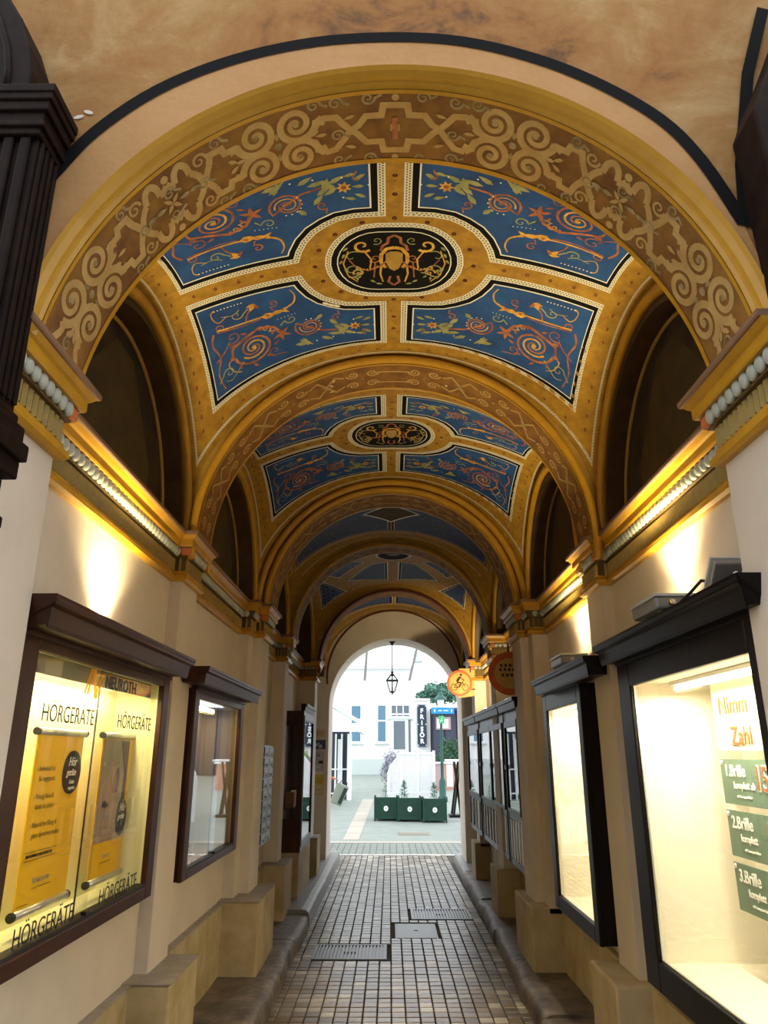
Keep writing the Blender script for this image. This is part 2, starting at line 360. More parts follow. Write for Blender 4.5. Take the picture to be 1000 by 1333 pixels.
def smooth(P, k=4):
    # Catmull-Rom through the points, so painted stems curve instead of kinking
    if len(P) < 3 or len(P) > 14: return P
    out = []
    for i in range(len(P) - 1):
        p0 = P[max(i - 1, 0)]; p1 = P[i]; p2 = P[i + 1]; p3 = P[min(i + 2, len(P) - 1)]
        for j in range(k):
            t = j / k; out.append(tuple(.5 * (2 * b + (c - a) * t + (2 * a - 5 * b + 4 * c - d) * t * t + (3 * b - a - 3 * c + d) * t ** 3) for a, b, c, d in zip(p0, p1, p2, p3)))
    return out + [P[-1]]
def inset(poly, d):
    n = len(poly); A = sum(poly[i][0] * poly[(i + 1) % n][1] - poly[(i + 1) % n][0] * poly[i][1] for i in range(n))
    sg = 1 if A > 0 else -1; out = []
    for i in range(n):
        p = Vector(poly[i]); a = Vector(poly[i - 1]); b = Vector(poly[(i + 1) % n])
        t0 = (p - a).normalized(); t1 = (b - p).normalized()
        n0 = Vector((-t0.y, t0.x)) * sg; n1 = Vector((-t1.y, t1.x)) * sg; bi = (n0 + n1).normalized(); c = max(.5, bi.dot(n0))
        q = p + bi * (d / c); out.append((q.x, q.y))
    return out

def vault_map(xc, yc, zc, a, b, rz, lz, cz):
    A = rz * rz; B = lz * lz; Cc = A + B - cz * cz
    def raw(p, q):
        al = max(-PI / 2, min(PI / 2, p / a)); be = max(-PI / 2, min(PI / 2, q / b))
        c2 = math.cos(al) ** 2; d2 = math.cos(be) ** 2
        return Vector((xc + a * math.sin(al), yc + b * math.sin(be), zc + math.sqrt(max(0, A * c2 + B * d2 - Cc * c2 * d2))))
    def fn(p, q, h=0.0):
        P = raw(p, q)
        if h:
            e = 0.01; u = raw(p + e, q) - raw(p - e, q); v = raw(p, q + e) - raw(p, q - e); n = u.cross(v)
            if n.length > 1e-9:
                n.normalize()
                if n.z > 0: n = -n
                P = P + n * h
        return tuple(P)
    def pq(x, y): return (a * math.asin(max(-1, min(1, x / a))), b * math.asin(max(-1, min(1, y / b))))
    fn.pq = pq; fn.P = (xc, yc, zc, a, b); return fn

# ================================================================== GROUND
floor = struct('floor', 'passage floor of small rectangular pavers between worn kerbs')
MB().box(-1.9, 1.9, -1.0, 13.72, -0.12, -0.012).build('paving_bed', M['joint'], floor)
pm = []
for k in range(6):
    for L_ in (0.092, 0.088):
        b = MB(); e = 0.004; x = 0.0445; y = L_ / 2; z = 0.003
        b.add([(-x, -y, -.012), (x, -y, -.012), (x, y, -.012), (-x, y, -.012), (-x + e, -y + e, z), (x - e, -y + e, z), (x - e, y - e, z), (-x + e, y - e, z),
               (-x, -y, -.001), (x, -y, -.001), (x, y, -.001), (-x, y, -.001)],
              [(4, 5, 6, 7), (8, 9, 5, 4), (9, 10, 6, 5), (10, 11, 7, 6), (11, 8, 4, 7), (0, 1, 9, 8), (1, 2, 10, 9), (2, 3, 11, 10), (3, 0, 8, 11)])
        o = b.build('paver', PV[k]); pm.append(o.data); bpy.data.objects.remove(o)
far = [MB() for _ in range(6)]
HOLES = [(-0.67, -0.03, 6.99, 7.49), (0.05, 0.455, 7.72, 8.35), (0.225, 0.865, 8.55, 9.08)]
def free(x, y0, y1):
    return not any(h[0] - .02 < x < h[1] + .02 and y1 > h[2] + .03 and y0 < h[3] - .03 for h in HOLES)
count = 0; rnd = random.Random(11); blocks = {}
y = 1.0; row = 0
while y < 13.66:
    Lr = .092 if row % 2 else .090
    for i in range(-9, 12):
        x = -0.04 + 0.095 * i
        if x < -0.80 or x > 0.99: continue
        if not free(x, y, y + .095): continue
        # colours drift from brown near the entrance to grey towards the yard; neighbours in small blocks were laid from one batch
        key = ((i + (row // 2) % 2) // 2, row // 2)
        if key not in blocks:
            t = min(1, max(0, (y - 5.2) / 4.5)); u = rnd.random()
            blocks[key] = rnd.choice((2, 5, 2, 3, 5, 3, 0)) if u > t * .8 + .12 else rnd.choice((0, 1, 0, 4, 2, 0, 1, 5))
        k = blocks[key] if rnd.random() < .72 else rnd.choice((0, 2, 3, 1, 5, 4))
        if 5.3 <= y and count < 290:
            o = bpy.data.objects.new('paver', pm[k * 2 + (0 if row % 2 else 1)]); C.objects.link(o); o.parent = floor
            o.location = (x, y + .0475, rnd.uniform(-.0015, .0015)); o.rotation_euler = (rnd.uniform(-.01, .01), rnd.uniform(-.01, .01), 0); count += 1
        else:
            b = far[k]; e = .004; z = rnd.uniform(.001, .004); x0 = x - .0445; x1 = x + .0445; y0 = y + .0475 - Lr / 2; y1 = y + .0475 + Lr / 2
            b.add([(x0, y0, -.01), (x1, y0, -.01), (x1, y1, -.01), (x0, y1, -.01), (x0 + e, y0 + e, z), (x1 - e, y0 + e, z), (x1 - e, y1 - e, z), (x0 + e, y1 - e, z)],
                  [(4, 5, 6, 7), (0, 1, 5, 4), (1, 2, 6, 5), (2, 3, 7, 6), (3, 0, 4, 7)])
    y += .095 if row % 2 else .100; row += 1
for k in range(6): tag(far[k].build('paver_rows', PV[k], floor), kind='stuff')
# kerbs
def kerb(side, x0f, Y0, Y1, zt, m, name, wob=0.022, xo=1.5):
    b = MB(); n = max(4, int((Y1 - Y0) / 0.08)); vs = []; prof = [(0, 0, -.01), (.006, .45, 0), (.016, .80, 0), (.040, .96, 0), (.09, 1.0, 0), (.2, .99, 0), (None, 1.0, 0)]
    rnd = random.Random(name + str(Y0))
    ph = [rnd.uniform(0, 6) for _ in range(4)]
    for i in range(n + 1):
        yy = Y0 + (Y1 - Y0) * i / n; xx = x0f(yy)
        wv = wob * (math.sin(yy * 5 + ph[0]) * .5 + math.sin(yy * 11 + ph[1]) * .35 + math.sin(yy * 2.3 + ph[2]) * .4)
        ed = 1.0
        for (dx, hz, o_) in prof:
            X = xo if dx is None else xx + dx + (wv if dx < .1 else 0) * .8
            vs.append((side * X, yy, -.02 if hz == 0 else zt * hz * ed + (wv * .45 if dx is not None else 0)))
    k = len(prof); fs = [(i * k + j, i * k + j + 1, (i + 1) * k + j + 1, (i + 1) * k + j) for i in range(n) for j in range(k - 1)]
    b.add(vs, fs); b.add(vs[:k] + [(side * xo, Y0, -.02)], [tuple(range(k + 1))]); b.add(vs[n * k:] + [(side * xo, Y1, -.02)], [tuple(range(k + 1))[::-1]]); return b.build('kerb_stone', m, floor, smooth=wob > .01)
for a, c in ((1.0, 3.2), (3.205, 5.0), (5.005, 6.18), (6.185, 7.1), (7.105, 8.17)): kerb(-1, lambda y: .80, a, c, .12, M['kerb'], 'kl')
kerb(-1, lambda y: .80, 8.18, 12.9, .16, M['slab'], 'kf', 0.003)
for a, c in ((1.0, 3.4), (3.405, 5.2), (5.205, 6.5), (6.505, 7.6), (7.605, 9.0), (9.005, 11.0)): kerb(1, lambda y: .92 + .014 * (y - 5.5), a, c, .12, M['kerb'], 'kr')
kerb(1, lambda y: .92 + .014 * (y - 5.5), 11.005, 12.9, .12, M['slab'], 'kg', 0.003)
# covers
def grate(h, label, n):
    x0, x1, y0, y1 = h; cx, cy = (x0 + x1) / 2, (y0 + y1) / 2
    t = thing('drain_grate', label, 'drain grate', (cx, cy, -.01)); w2, l2 = (x1 - x0) / 2, (y1 - y0) / 2
    MB().box(-w2, w2, -l2, l2, -.01, .004).build('drain_well', M['castiron'], t)
    f = MB()
    for a in ((-w2, w2, -l2, -l2 + .03), (-w2, w2, l2 - .03, l2), (-w2, -w2 + .03, -l2 + .03, l2 - .03), (w2 - .03, w2, -l2 + .03, l2 - .03)): f.box(a[0], a[1], a[2], a[3], .0, .016)
    f.box(-.05, .05, -.012, .012, .004, .0155)
    f.build('frame', M['castiron'], t)
    for i in range(n):
        x = -w2 + .045 + (2 * w2 - .09) * i / (n - 1)
        o = (MB().box(x - .009, x + .009, -l2 + .03, l2 - .03, .003, .0145)).build('bar', M['castiron'], t)
grate(HOLES[0], 'slotted iron drain cover in the paving, nearest on the left', 19)
grate(HOLES[2], 'slotted iron drain cover in the paving, farthest, towards the right kerb', 19)
hx = HOLES[1]; t = thing('inspection_cover', 'smooth square iron inspection cover between the two slotted drain covers', 'manhole cover', ((hx[0] + hx[1]) / 2, (hx[2] + hx[3]) / 2, -.01))
w2, l2 = (hx[1] - hx[0]) / 2, (hx[3] - hx[2]) / 2
MB().box(-w2, w2, -l2, l2, -.01, .011).build('frame', M['castiron'], t)
MB().box(-w2 + .015, w2 - .015, -l2 + .015, l2 - .015, .004, .015).build('lid', M['castiron'], t, bevel=.002)
b = MB(); b.lathe([(0.0, .0158), (.022, .0158), (.024, .012)], 0, -.0, 12); b.build('lifting_hole', M['castdark'], t)
# yard ground beyond
yard = struct('floor', 'pale courtyard paving beyond the arch'); 
b = MB()
def gz(Y): return 0.0 if Y < 16 else 0.05 * (Y - 16)
ys = [13.72, 16, 20, 26, 34, 60]
for a, c in zip(ys, ys[1:]):
    b.add([(-30, a, gz(a)), (30, a, gz(a)), (30, c, gz(c)), (-30, c, gz(c))], [(0, 1, 2, 3)])
b.build('yard_paving', M['yard'], yard)
b = MB()
def strip(P):
    b.add([(p[0], p[1], gz(p[1]) + .004) for p in P], [tuple(range(len(P)))])
lines = MB(); b = lines
strip([(-6, 15.35), (6, 15.35), (6, 15.62), (-6, 15.62)])
for k in range(8):
    y0 = 15.9 + k * .9; y1 = y0 + .9
    xa = -.95 + (y0 - 15.6) * .02
    strip([(xa, y0), (xa + .32, y0), (xa + .34, y1 - .02), (xa + .02, y1 - .02)])
lines.build('stone_line', M['yardwhite'], yard)
b = MB()
for i in range(-14, 15):
    b.box(i * .12 - .004, i * .12 + .004, 13.72, 15.3, .001, .003)
for j in range(8): b.box(-1.8, 1.8, 13.8 + j * .2, 13.806 + j * .2, .001, .003)
tag(b.build('paving_joints', M['joint'], yard), kind='stuff')
b = MB()
for j in range(3): b.box(.2, .8, 16.6 + j * .06, 16.63 + j * .06, gz(16.7), gz(16.7) + .02)
b.box(.16, .84, 16.5, 16.55, gz(16.5), gz(16.5) + .018); b.box(.16, .84, 16.8, 16.85, gz(16.8), gz(16.8) + .018)
tag(b.build('yard_drain', M['yardwhite']), 'pale slotted drain cover in the yard before the green planters', 'drain grate')
b = MB(); b.box(-14, 14, -12, 1.0, -.1, -.012); tag(b.build('street_paving', PV[0]), kind='structure')
bpy.data.objects['street_paving'].name = 'floor'

# ================================================================== WALLS
PL = [(-1.14, 1.86, 2.28), (-1.21, 4.15, 4.50), (-1.11, 6.35, 6.75), (-1.14, 8.08, 8.36), (-1.03, 10.30, 10.65)]
PR = [(1.17, 1.86, 2.36), (1.27, 4.28, 4.62), (1.13, 6.33, 6.75), (1.14, 8.05, 8.40), (1.17, 10.30, 10.65)]
WLX = -1.28; WRX = 1.33
wl = struct('wall_left', 'cream plaster wall on the left with pilasters and recesses')
wr = struct('wall_right', 'cream plaster wall on the right with pilasters and recesses')
def holed(b, X, Xo, Y0, Y1, z0, z1, holes):
    ysp = sorted({Y0, Y1, *[h[0] for h in holes], *[h[1] for h in holes]})
    for a, c in zip(ysp, ysp[1:]):
        hs = sorted([h for h in holes if h[0] <= a + 1e-6 and h[1] >= c - 1e-6], key=lambda h: h[2])
        z = z0
        for h in hs:
            b.box(X, Xo, a, c, z, h[2]); z = h[3]
        b.box(X, Xo, a, c, z, z1)
# holes for the showcases: (Y0,Y1,z0,z1)
CL1 = (2.46, 3.96, 1.005, 2.012); CL2 = (4.61, 5.99, .97, 2.005)
CR1 = (2.41, 3.72, .745, 1.995); CR2 = (4.70, 5.69, .68, 1.98)
b = MB(); holed(b, WLX, -1.75, 1.9, 11.8, -.1, 2.88, [CL1, CL2]); b.box(-1.42, -1.75, 1.9, 11.8, 2.88, 5.0); b.build('plaster_wall', M['cream'], wl)
b = MB(); holed(b, WRX, 1.80, 1.9, 11.8, -.1, 2.88, [CR1, CR2]); b.box(1.46, 1.80, 1.9, 11.8, 2.88, 5.0); b.build('plaster_wall', M['cream'], wr)
for (X, a, c) in PL: MB().box(X, WLX - .02, a, c, .55, 2.66).build('pilaster', M['cream'], wl, bevel=.004)
for (X, a, c) in PR: MB().box(X, WRX + .02, a, c, .5, 2.66).build('pilaster', M['cream'], wr, bevel=.004)
MB().box(-1.19, WLX - .02, 6.15, 6.36, .55, 2.66).build('pilaster', M['cream'], wl, bevel=.004)
MB().box(1.20, WRX + .02, 6.15, 6.34, .5, 2.66).build('pilaster', M['cream'], wr, bevel=.004)
PLL = [(-1.04, 1.9, 2.38), (-1.05, 3.99, 4.53), (-.97, 6.02, 6.82), (-1.03, 7.87, 8.44), (-.94, 10.28, 10.72)]
PLR = [(1.06, 1.9, 2.45), (1.12, 4.18, 4.68), (1.06, 6.15, 6.90), (1.06, 8.0, 8.5), (1.10, 10.3, 10.75)]
for (X, a, c) in PLL:
    o = MB().box(X, WLX - .02, a, c, .02, .60).build('plinth', M['plinth'], wl, bevel=.012)
for (X, a, c) in PLR:
    MB().box(X, WRX + .02, a, c, .02, .55).build('plinth', M['plinth'], wr, bevel=.012)
MB().box(-1.245, WLX - .02, 1.9, 11.8, .02, .585).build('dado', M['plinth'], wl)
MB().box(-1.238, WLX - .02, 1.9, 11.8, .585, .60).build('dado_ledge', M['ledge'], wl)
MB().box(1.295, WRX + .02, 1.9, 11.8, .02, .545).build('dado', M['plinth'], wr)
for (X, a, c) in PLL: MB().box(X + .006, WLX, a - .006, c + .006, .600, .606).build('plinth_ledge', M['ledge'], wl)
# end wall with arch opening
EW0, EW1 = 11.8, 12.6; ox0, ox1 = -.95, 1.13; ocx = .09; oR = 1.04; ozc = 2.37
def arch_wall(name, x0, x1, ztop, Y0, Y1, cx, R, zc, m, parent, n=48, xs=1.0, base=None):
    b = MB(); inner = [(cx - xs * R, 0)] + [(cx - xs * R * math.cos(PI * i / n), zc + R * math.sin(PI * i / n)) for i in range(n + 1)] + [(cx + xs * R, 0)]
    if base:   # arc springs from the cornice; below it the opening follows the piers
        s0 = math.asin((base[2] - zc) / R); arc = [s0 + (PI - 2 * s0) * i / n for i in range(n + 1)]
        inner = [(base[0], 0), (base[0], base[2] - .001)] + [(cx - xs * R * math.cos(a), zc + R * math.sin(a)) for a in arc] + [(base[1], base[2] - .001), (base[1], 0)]
    def outer(p, i):
        if i == 0: return (x0, 0)
        if i == len(inner) - 1: return (x1, 0)
        a = PI * (i - 1) / n; dx, dz = -math.cos(a), math.sin(a)
        if base: dx, dz = p[0] - cx, max(0.001, p[1] - zc) if p[1] > .5 else 0.001
        t = 1e9
        if dx < -1e-6: t = min(t, (x0 - cx) / dx)
        if dx > 1e-6: t = min(t, (x1 - cx) / dx)
        if dz > 1e-6: t = min(t, (ztop - zc) / dz)
        return (cx + dx * t, zc + dz * t)
    O = [outer(p, i) for i, p in enumerate(inner)]; k = len(inner); vs = []
    for Y in (Y0, Y1):
        vs += [(p[0], Y, p[1]) for p in inner] + [(p[0], Y, p[1]) for p in O]
    fs = []
    for i in range(k - 1):
        fs += [(i, i + 1, k + i + 1, k + i), (2 * k + i, 3 * k + i, 3 * k + i + 1, 2 * k + i + 1), (i, 2 * k + i, 2 * k + i + 1, i + 1)]
        if i in (0, k - 2): continue
    b.add(vs, fs); 
    # corners of the rectangle
    return b.build(name, m, parent)
ew = struct('wall_end', 'end wall of the passage with round arched opening')
arch_wall('arched_wall', -1.75, 1.80, 5.0, EW0, EW1, ocx, oR, ozc, M['cream'], ew)
# solid fill at the corners left by the radial mesh
MB().box(-2.6, 2.6, 12.0, 12.55, 3.9, 5.6).build('wall_head', M['housewhite'], ew)
MB().box(-4.5, -1.74, 12.0, 12.55, -.1, 5.6).build('wall_wing', M['housewhite'], ew)
MB().box(1.79, 4.5, 12.0, 12.55, -.1, 5.6).build('wall_wing', M['housewhite'], ew)
MB().box(-4.5, 4.5, 1.95, 12.5, 4.75, 5.0).build('roof_slab', M['housegrey'], ew)

# ------------------------------------------------------------------ cornices
def sweep(path, prof, m, name, parent, inward):
    # path in XY (ordered along +Y), profile [(proj, z)], inward = +1 left wall (normal +X) / -1 right wall
    n = len(path); P = [Vector(p) for p in path]; off = []
    for i in range(n):
        t0 = (P[i] - P[i - 1]).normalized() if i else (P[1] - P[0]).normalized()
        t1 = (P[i + 1] - P[i]).normalized() if i < n - 1 else t0
        n0 = Vector((t0.y, -t0.x)) * inward; n1 = Vector((t1.y, -t1.x)) * inward
        bi = n0 + n1; bi = bi.normalized(); off.append(bi / max(.3, bi.dot(n0)))
    b = MB(); vs = []; k = len(prof)
    for i in range(n):
        for pr, z in prof: q = P[i] + off[i] * pr; vs.append((q.x, q.y, z))
    fs = [(i * k + j, i * k + (j + 1), (i + 1) * k + j + 1, (i + 1) * k + j) for i in range(n - 1) for j in range(k - 1)]
    fs += [tuple(range(k)), tuple((n - 1) * k + j for j in range(k))]
    b.add(vs, fs); return b.build(name, m, parent)
def wall_path(Ps, W, extra):
    pts = []
    for j, (X, a, c) in enumerate(Ps):
        if j == 0: pts += [(X, a - .02), (X, c), (W, c)]
        elif j == 2: pts += [(W, 6.16), (extra, 6.16), (extra, a), (X, a), (X, c), (W, c)]
        else: pts += [(W, a), (X, a), (X, c), (W, c)]
    pts.append((W, 11.8)); return pts
PATHL = wall_path(PL, WLX, -1.19); PATHR = wall_path(PR, WRX, 1.20)
CB = 2.60   # underside of the cornice
P_ARCH = [(-.01, CB), (.022, CB), (.036, CB + .012), (.036, CB + .03), (.018, CB + .05), (.018, CB + .06), (-.01, CB + .06)]
P_FLUT = [(-.01, CB + .06), (.008, CB + .06), (.012, CB + .145), (-.01, CB + .145)]
P_EGG = [(-.01, CB + .145), (.028, CB + .145), (.03, CB + .152), (.022, CB + .158), (.045, CB + .198), (-.01, CB + .198)]
P_FAS = [(-.01, CB + .198), (.058, CB + .198), (.062, CB + .206), (.062, CB + .238), (.072, CB + .246), (.085, CB + .262), (-.01, CB + .262)]
P_TOP = [(-.01, CB + .262), (.092, CB + .262), (.096, CB + .268), (.096, CB + .284), (-.12, CB + .288)]
egg = MB()
prof = [(0.0, -.021), (.010, -.019), (.017, -.012), (.0215, 0), (.021, .010), (.016, .019), (.008, .0235), (0.0, .025)]
egg.lathe(prof, 0, 0, 10); eo = egg.build('egg', M['egg'], smooth=True); eggme = eo.data; bpy.data.objects.remove(eo)
for nm, path, inward, side in (('trim_1', PATHL, 1, 'left'), ('trim_2', PATHR, -1, 'right')):
    tr = struct(nm, 'ochre and gold moulded cornice along the %s wall' % side)
    sweep(path, P_ARCH, M['gold'], 'lower_gold_band', tr, inward)
    sweep(path, P_FLUT, M['flute'], 'fluted_frieze', tr, inward)
    sweep(path, P_EGG, M['eggdark'], 'egg_channel', tr, inward)
    sweep(path, P_FAS, M['gold'], 'gold_fascia', tr, inward)
    sweep(path, P_TOP, M['ledgebrown'], 'cornice_top', tr, inward)
    fl = MB(); fe = MB(); tc = MB(); ne = 0
    for i, (a, c) in enumerate(zip(path, path[1:])):
        a = Vector(a); c = Vector(c); t = (c - a); Ls = t.length; t.normalize(); nrm = Vector((t.y, -t.x)) * inward
        if Ls < .03: continue
        # convex corner at end c? extend by projection
        k = max(1, int(Ls / .034))
        for j in range(k):
            q = a + t * (Ls * (j + .5) / k) + nrm * .011
            # each reed: pointed tongue with dark slot beside it
            for dz0, dz1, ww, dp in ((.060, .142, .0068, .015),):
                p0 = q - t * ww; p1 = q + t * ww; pm_ = q + nrm * dp
                zz0 = CB + dz0; zz1 = CB + dz1
                fl.add([(p0.x, p0.y, zz0), (p1.x, p1.y, zz0), (p1.x, p1.y, zz1 - .008), (q.x, q.y, zz1), (p0.x, p0.y, zz1 - .008), (pm_.x, pm_.y, zz0), (pm_.x, pm_.y, zz1 - .012)],
                       [(0, 5, 6, 4), (5, 1, 2, 6), (6, 2, 3), (4, 6, 3), (0, 1, 5)])
        m0 = .03; k = max(1, int(round((Ls - .01) / .050)))
        if Ls < .06: k = 0
        for j in range(k):
            q = a + t * (Ls * (j + .5) / k) + nrm * .036; pos = (q.x, q.y, CB + .173)
            if q.y < 6.9:
                o = bpy.data.objects.new('egg', eggme); C.objects.link(o); o.parent = tr; o.location = pos
                o.rotation_euler = (0, 0, math.atan2(t.y, t.x)); o.scale = (1.2, .8, 1.2); ne += 1
            else:
                bmv = [(pos[0] + v.co.x * 1.1, pos[1] + v.co.y * 1.1, pos[2] + v.co.z) for v in eggme.vertices]
                fe.add(bmv, [tuple(p.vertices) for p in eggme.polygons])
            if j < k - 1:   # dart between eggs
                d = a + t * (Ls * (j + 1.0) / k) + nrm * .03
                fe.add([(d.x - t.x * .004, d.y - t.y * .004, CB + .192), (d.x + t.x * .004, d.y + t.y * .004, CB + .192), (d.x, d.y, CB + .155), (d.x + nrm.x * .01, d.y + nrm.y * .01, CB + .185)],
                       [(0, 3, 2), (3, 1, 2), (0, 1, 3)])
    tag(fl.build('fluting', M['reed'], tr), kind='stuff')
    tag(fe.build('darts', M['egg'], tr), kind='stuff')
    # terracotta leaf blocks on the outer corners of the pilaster capitals
    for (X, a, c) in (PL if side == 'left' else PR):
        for yy in (a, c):
            if yy < 2.0: continue
            s_ = 1 if side == 'left' else -1; dy = -1 if yy == a else 1
            tc_ = MB(); x0 = X; x1 = X + s_ * .046
            tc_.box(x0 - s_ * .012, x1, yy - dy * .012, yy + dy * .046, CB + .15, CB + .199)
            tc_.build('corner_leaf', M['terracotta'], tr, bevel=.012)

# ================================================================== VAULTS AND ARCHES
def arch_band(Y0, Y1, cx, zc, R, th, m_soffit, name, face=None, n=56, xs=1.0):
    """transverse arch: soffit cylinder, front and back faces, springing a little below the centre"""
    tr = struct(name, None)
    a_s = math.asin(max(0.0, 2.872 - zc) / R); A = [a_s + (PI - 2 * a_s) * i / n for i in range(n + 1)]
    def ringpt(r, a, Y): return (cx - xs * r * math.cos(a), Y, zc + r * math.sin(a))
    b = MB(); vs = []; 
    for a in A: vs += [ringpt(R, a, Y0), ringpt(R, a, Y1)]
    b.add(vs, [(2 * i, 2 * i + 1, 2 * i + 3, 2 * i + 2) for i in range(n)]); b.build('soffit', m_soffit, tr)
    b = MB(); vs = []
    for a in A: vs += [ringpt(R, a, Y0), ringpt(R + th, a, Y0), ringpt(R + th, a, Y1), ringpt(R, a, Y1)]
    fs = []
    for i in range(n): k = 4 * i; fs += [(k, k + 1, k + 5, k + 4), (k + 1, k + 2, k + 6, k + 5), (k + 2, k + 3, k + 7, k + 6)]
    b.add(vs, fs); b.build('arch_ring', face or M['golddull'], tr)
    return tr
def arc_tube(tr, cx, zc, R, Y, r, m, name, a0=-6, a1=186, n=64, flat=1.0):
    pts = [(cx - R * math.cos(math.radians(a0 + (a1 - a0) * i / n)), Y, zc + R * math.sin(math.radians(a0 + (a1 - a0) * i / n))) for i in range(n + 1)]
    b = MB(); b.tube(pts, r, 8); return b.build(name, m, tr, smooth=True)
def soffit_map(cx, zc, R, Y0, Y1, xs=1.0):
    # p = arc length from the crown (positive to the right), q = 0..(Y1-Y0) towards the yard
    def fn(p, q, h=0.0):
        a = p / R; r = R - h; return (cx + xs * r * math.sin(a), Y0 + q, zc + r * math.cos(a))
    return fn

# arch at the street front
A0 = dict(cx=.025, zc=2.663, R=1.137); AY0, AY1 = 1.90, 2.22; XS = .965
tr0 = arch_band(AY0, AY1, A0['cx'], A0['zc'], A0['R'], .6, M['soffit'], 'trim_3', M['soffit'], xs=XS); tr0['label'] = 'front arch with brown soffit and pale scroll painting'
pt = Paint(soffit_map(A0['cx'], A0['zc'], A0['R'], AY0, AY1, XS), .0015)
W = AY1 - AY0; R0 = A0['R']; SP = R0 * PI / 180
for s in (-1, 1):
    def S(deg, q): return (s * deg * SP, q * W)
    k = 'soffitscroll'; rw = .026
    # crown: half of the long cartouche with stepped ends
    pt.ribbon(k, [S(0, .20), S(2.2, .20), S(2.6, .33), S(5.5, .33), S(7.0, .45), S(8.4, .50), S(9.8, .40), S(11.0, .30), S(13.6, .28)], rw)
    pt.ribbon(k, [S(0, .82), S(2.2, .82), S(2.6, .69), S(5.5, .69), S(7.2, .56), S(8.4, .50), S(9.6, .60), S(11.5, .74), S(13.6, .76)], rw)
    (pt.disc(k, S(0, .10), .014, .001, 10), pt.disc(k, S(0, .92), .014, .001, 10)) if s > 0 else None
    (pt.ribbon(k, [S(-.9, .5), S(.9, .5)], .03, .001) if s > 0 else None); (pt.ribbon('rust', [S(0, .36), S(0, .66)], .022, .0018) if s > 0 else None)
    # spiral clusters: (inner side, outer side) at both stations
    for st, mir in ((22.5, 1), (67.5, 1)):
        for qd, hd in ((.285, 1), (.725, -1)):
            for dd, side_ in ((-3.9, -1), (3.9, 1)):
                c = S(st + dd, qd); r = .078
                tail_y = .26 if hd > 0 else .76
                a0 = (PI / 2 if hd > 0 else -PI / 2)
                # start on the side away from the cluster, run over the outer edge and wind in
                ang0 = PI if side_ * s < 0 else 0
                pt.spiral(k, c, r, 1.9, ang0, (-1 if (side_ * s < 0) == (hd > 0) else 1) , .030, 0, rin=.10, taper=(1.0, .55))
                # neck that joins the spiral to the neighbouring bars
                e = S(st + dd + side_ * 5.4, .34 if hd > 0 else .67)
                pt.ribbon(k, [(c[0] + side_ * s * r, c[1]), ((c[0] + side_ * s * r + e[0]) / 2, (c[1] + 2 * e[1]) / 3), e], rw)
                pt.disc('soffitgreen', S(st + dd, qd), .012, .001, 8)
        pt.disc('soffitgreen', S(st, .5), .016, .001, 6)
        for q_ in (.42, .60): pt.leaf('soffitgreen', S(st, q_), PI / 2 if q_ > .5 else -PI / 2, .035, .016, .001)
    # bars and quatrefoil between the clusters
    pt.ribbon(k, [S(13.6, .26), S(14.4, .30), S(15, .34)], rw); pt.ribbon(k, [S(13.6, .76), S(14.4, .72), S(15, .67)], rw)
    for c0, sg in ((31.5, 1), (58.5, -1)):
        for u in (1, -1):
            def V(dg, q_): return S(c0 + sg * dg, .5 + u * (q_ - .5))
            pt.ribbon(k, [V(-1.5, .30), V(1.2, .30), V(1.6, .22), V(4.0, .22), V(4.6, .34)], rw)
            pt.ribbon(k, smooth([V(4.6, .34), V(5.4, .42), V(6.2, .50), V(7.0, .40), V(8.0, .32), V(8.6, .30)]), rw)
            pt.ribbon(k, smooth([V(8.6, .30), V(9.0, .18), V(10.2, .12), V(11.4, .18), V(11.8, .30)]), rw)
            pt.ribbon(k, [V(11.8, .30), V(12.6, .30), V(13.5, .24)], rw)
            pt.spiral('soffitscroll', V(6.2, .22), .030, 1.3, 0, u * s, .012, .0002, rin=.15)
        pt.leaf('soffitgreen', V(9.6, .5), 0, .05, .02, .001); pt.leaf('soffitgreen', V(9.6, .5), PI, .05, .02, .001)
    pt.disc(k, S(45, .16), .016, .001, 10); pt.disc(k, S(45, .87), .016, .001, 10)
    pt.ribbon(k, [S(75.5, .34), S(77, .32), S(79, .24)], rw); pt.ribbon(k, [S(75.5, .67), S(77, .69), S(79, .78)], rw)
    # small curls and leaves in the gaps
    for dg, q_, hd in ((11, .55, 1), (11, .12, 1), (11, .90, -1), (34, .12, 1), (35, .90, -1), (38, .52, 1), (52, .52, -1), (55, .12, 1), (56, .90, -1), (5, .10, -1), (5, .93, 1), (45, .36, 1), (45, .66, -1), (77.4, .5, 1), (15, .10, 1), (30, .92, 1)):
        pt.spiral('soffitgreen', S(dg, q_), .026, 1.4, 0, hd * s, .011, .0005, rin=.15, tail=[(S(dg, q_)[0] + .05, S(dg, q_)[1] + .012 * hd)])
    for dg, q_, an in ((13, .5, 0), (14.5, .42, .6), (14.5, .60, -.6), (31, .5, PI), (32.5, .42, 2.6), (32.5, .6, -2.6), (45, .5, .8), (45, .5, 2.4), (45, .5, -.8), (45, .5, -2.4), (57, .5, 0), (59, .42, .5), (59, .6, -.5), (76, .5, PI), (76.5, .42, 2.4), (76.5, .62, -2.4), (7.5, .30, .3), (7.5, .75, -.3)):
        pt.leaf('soffitscroll', S(dg, q_), an if s > 0 else PI - an, .045, .017, .001)
pt.ribbon('gold', [(-1.575, .008), (1.575, .008)], .016, .002); pt.ribbon('gold', [(-1.575, W - .008), (1.575, W - .008)], .022, .002)
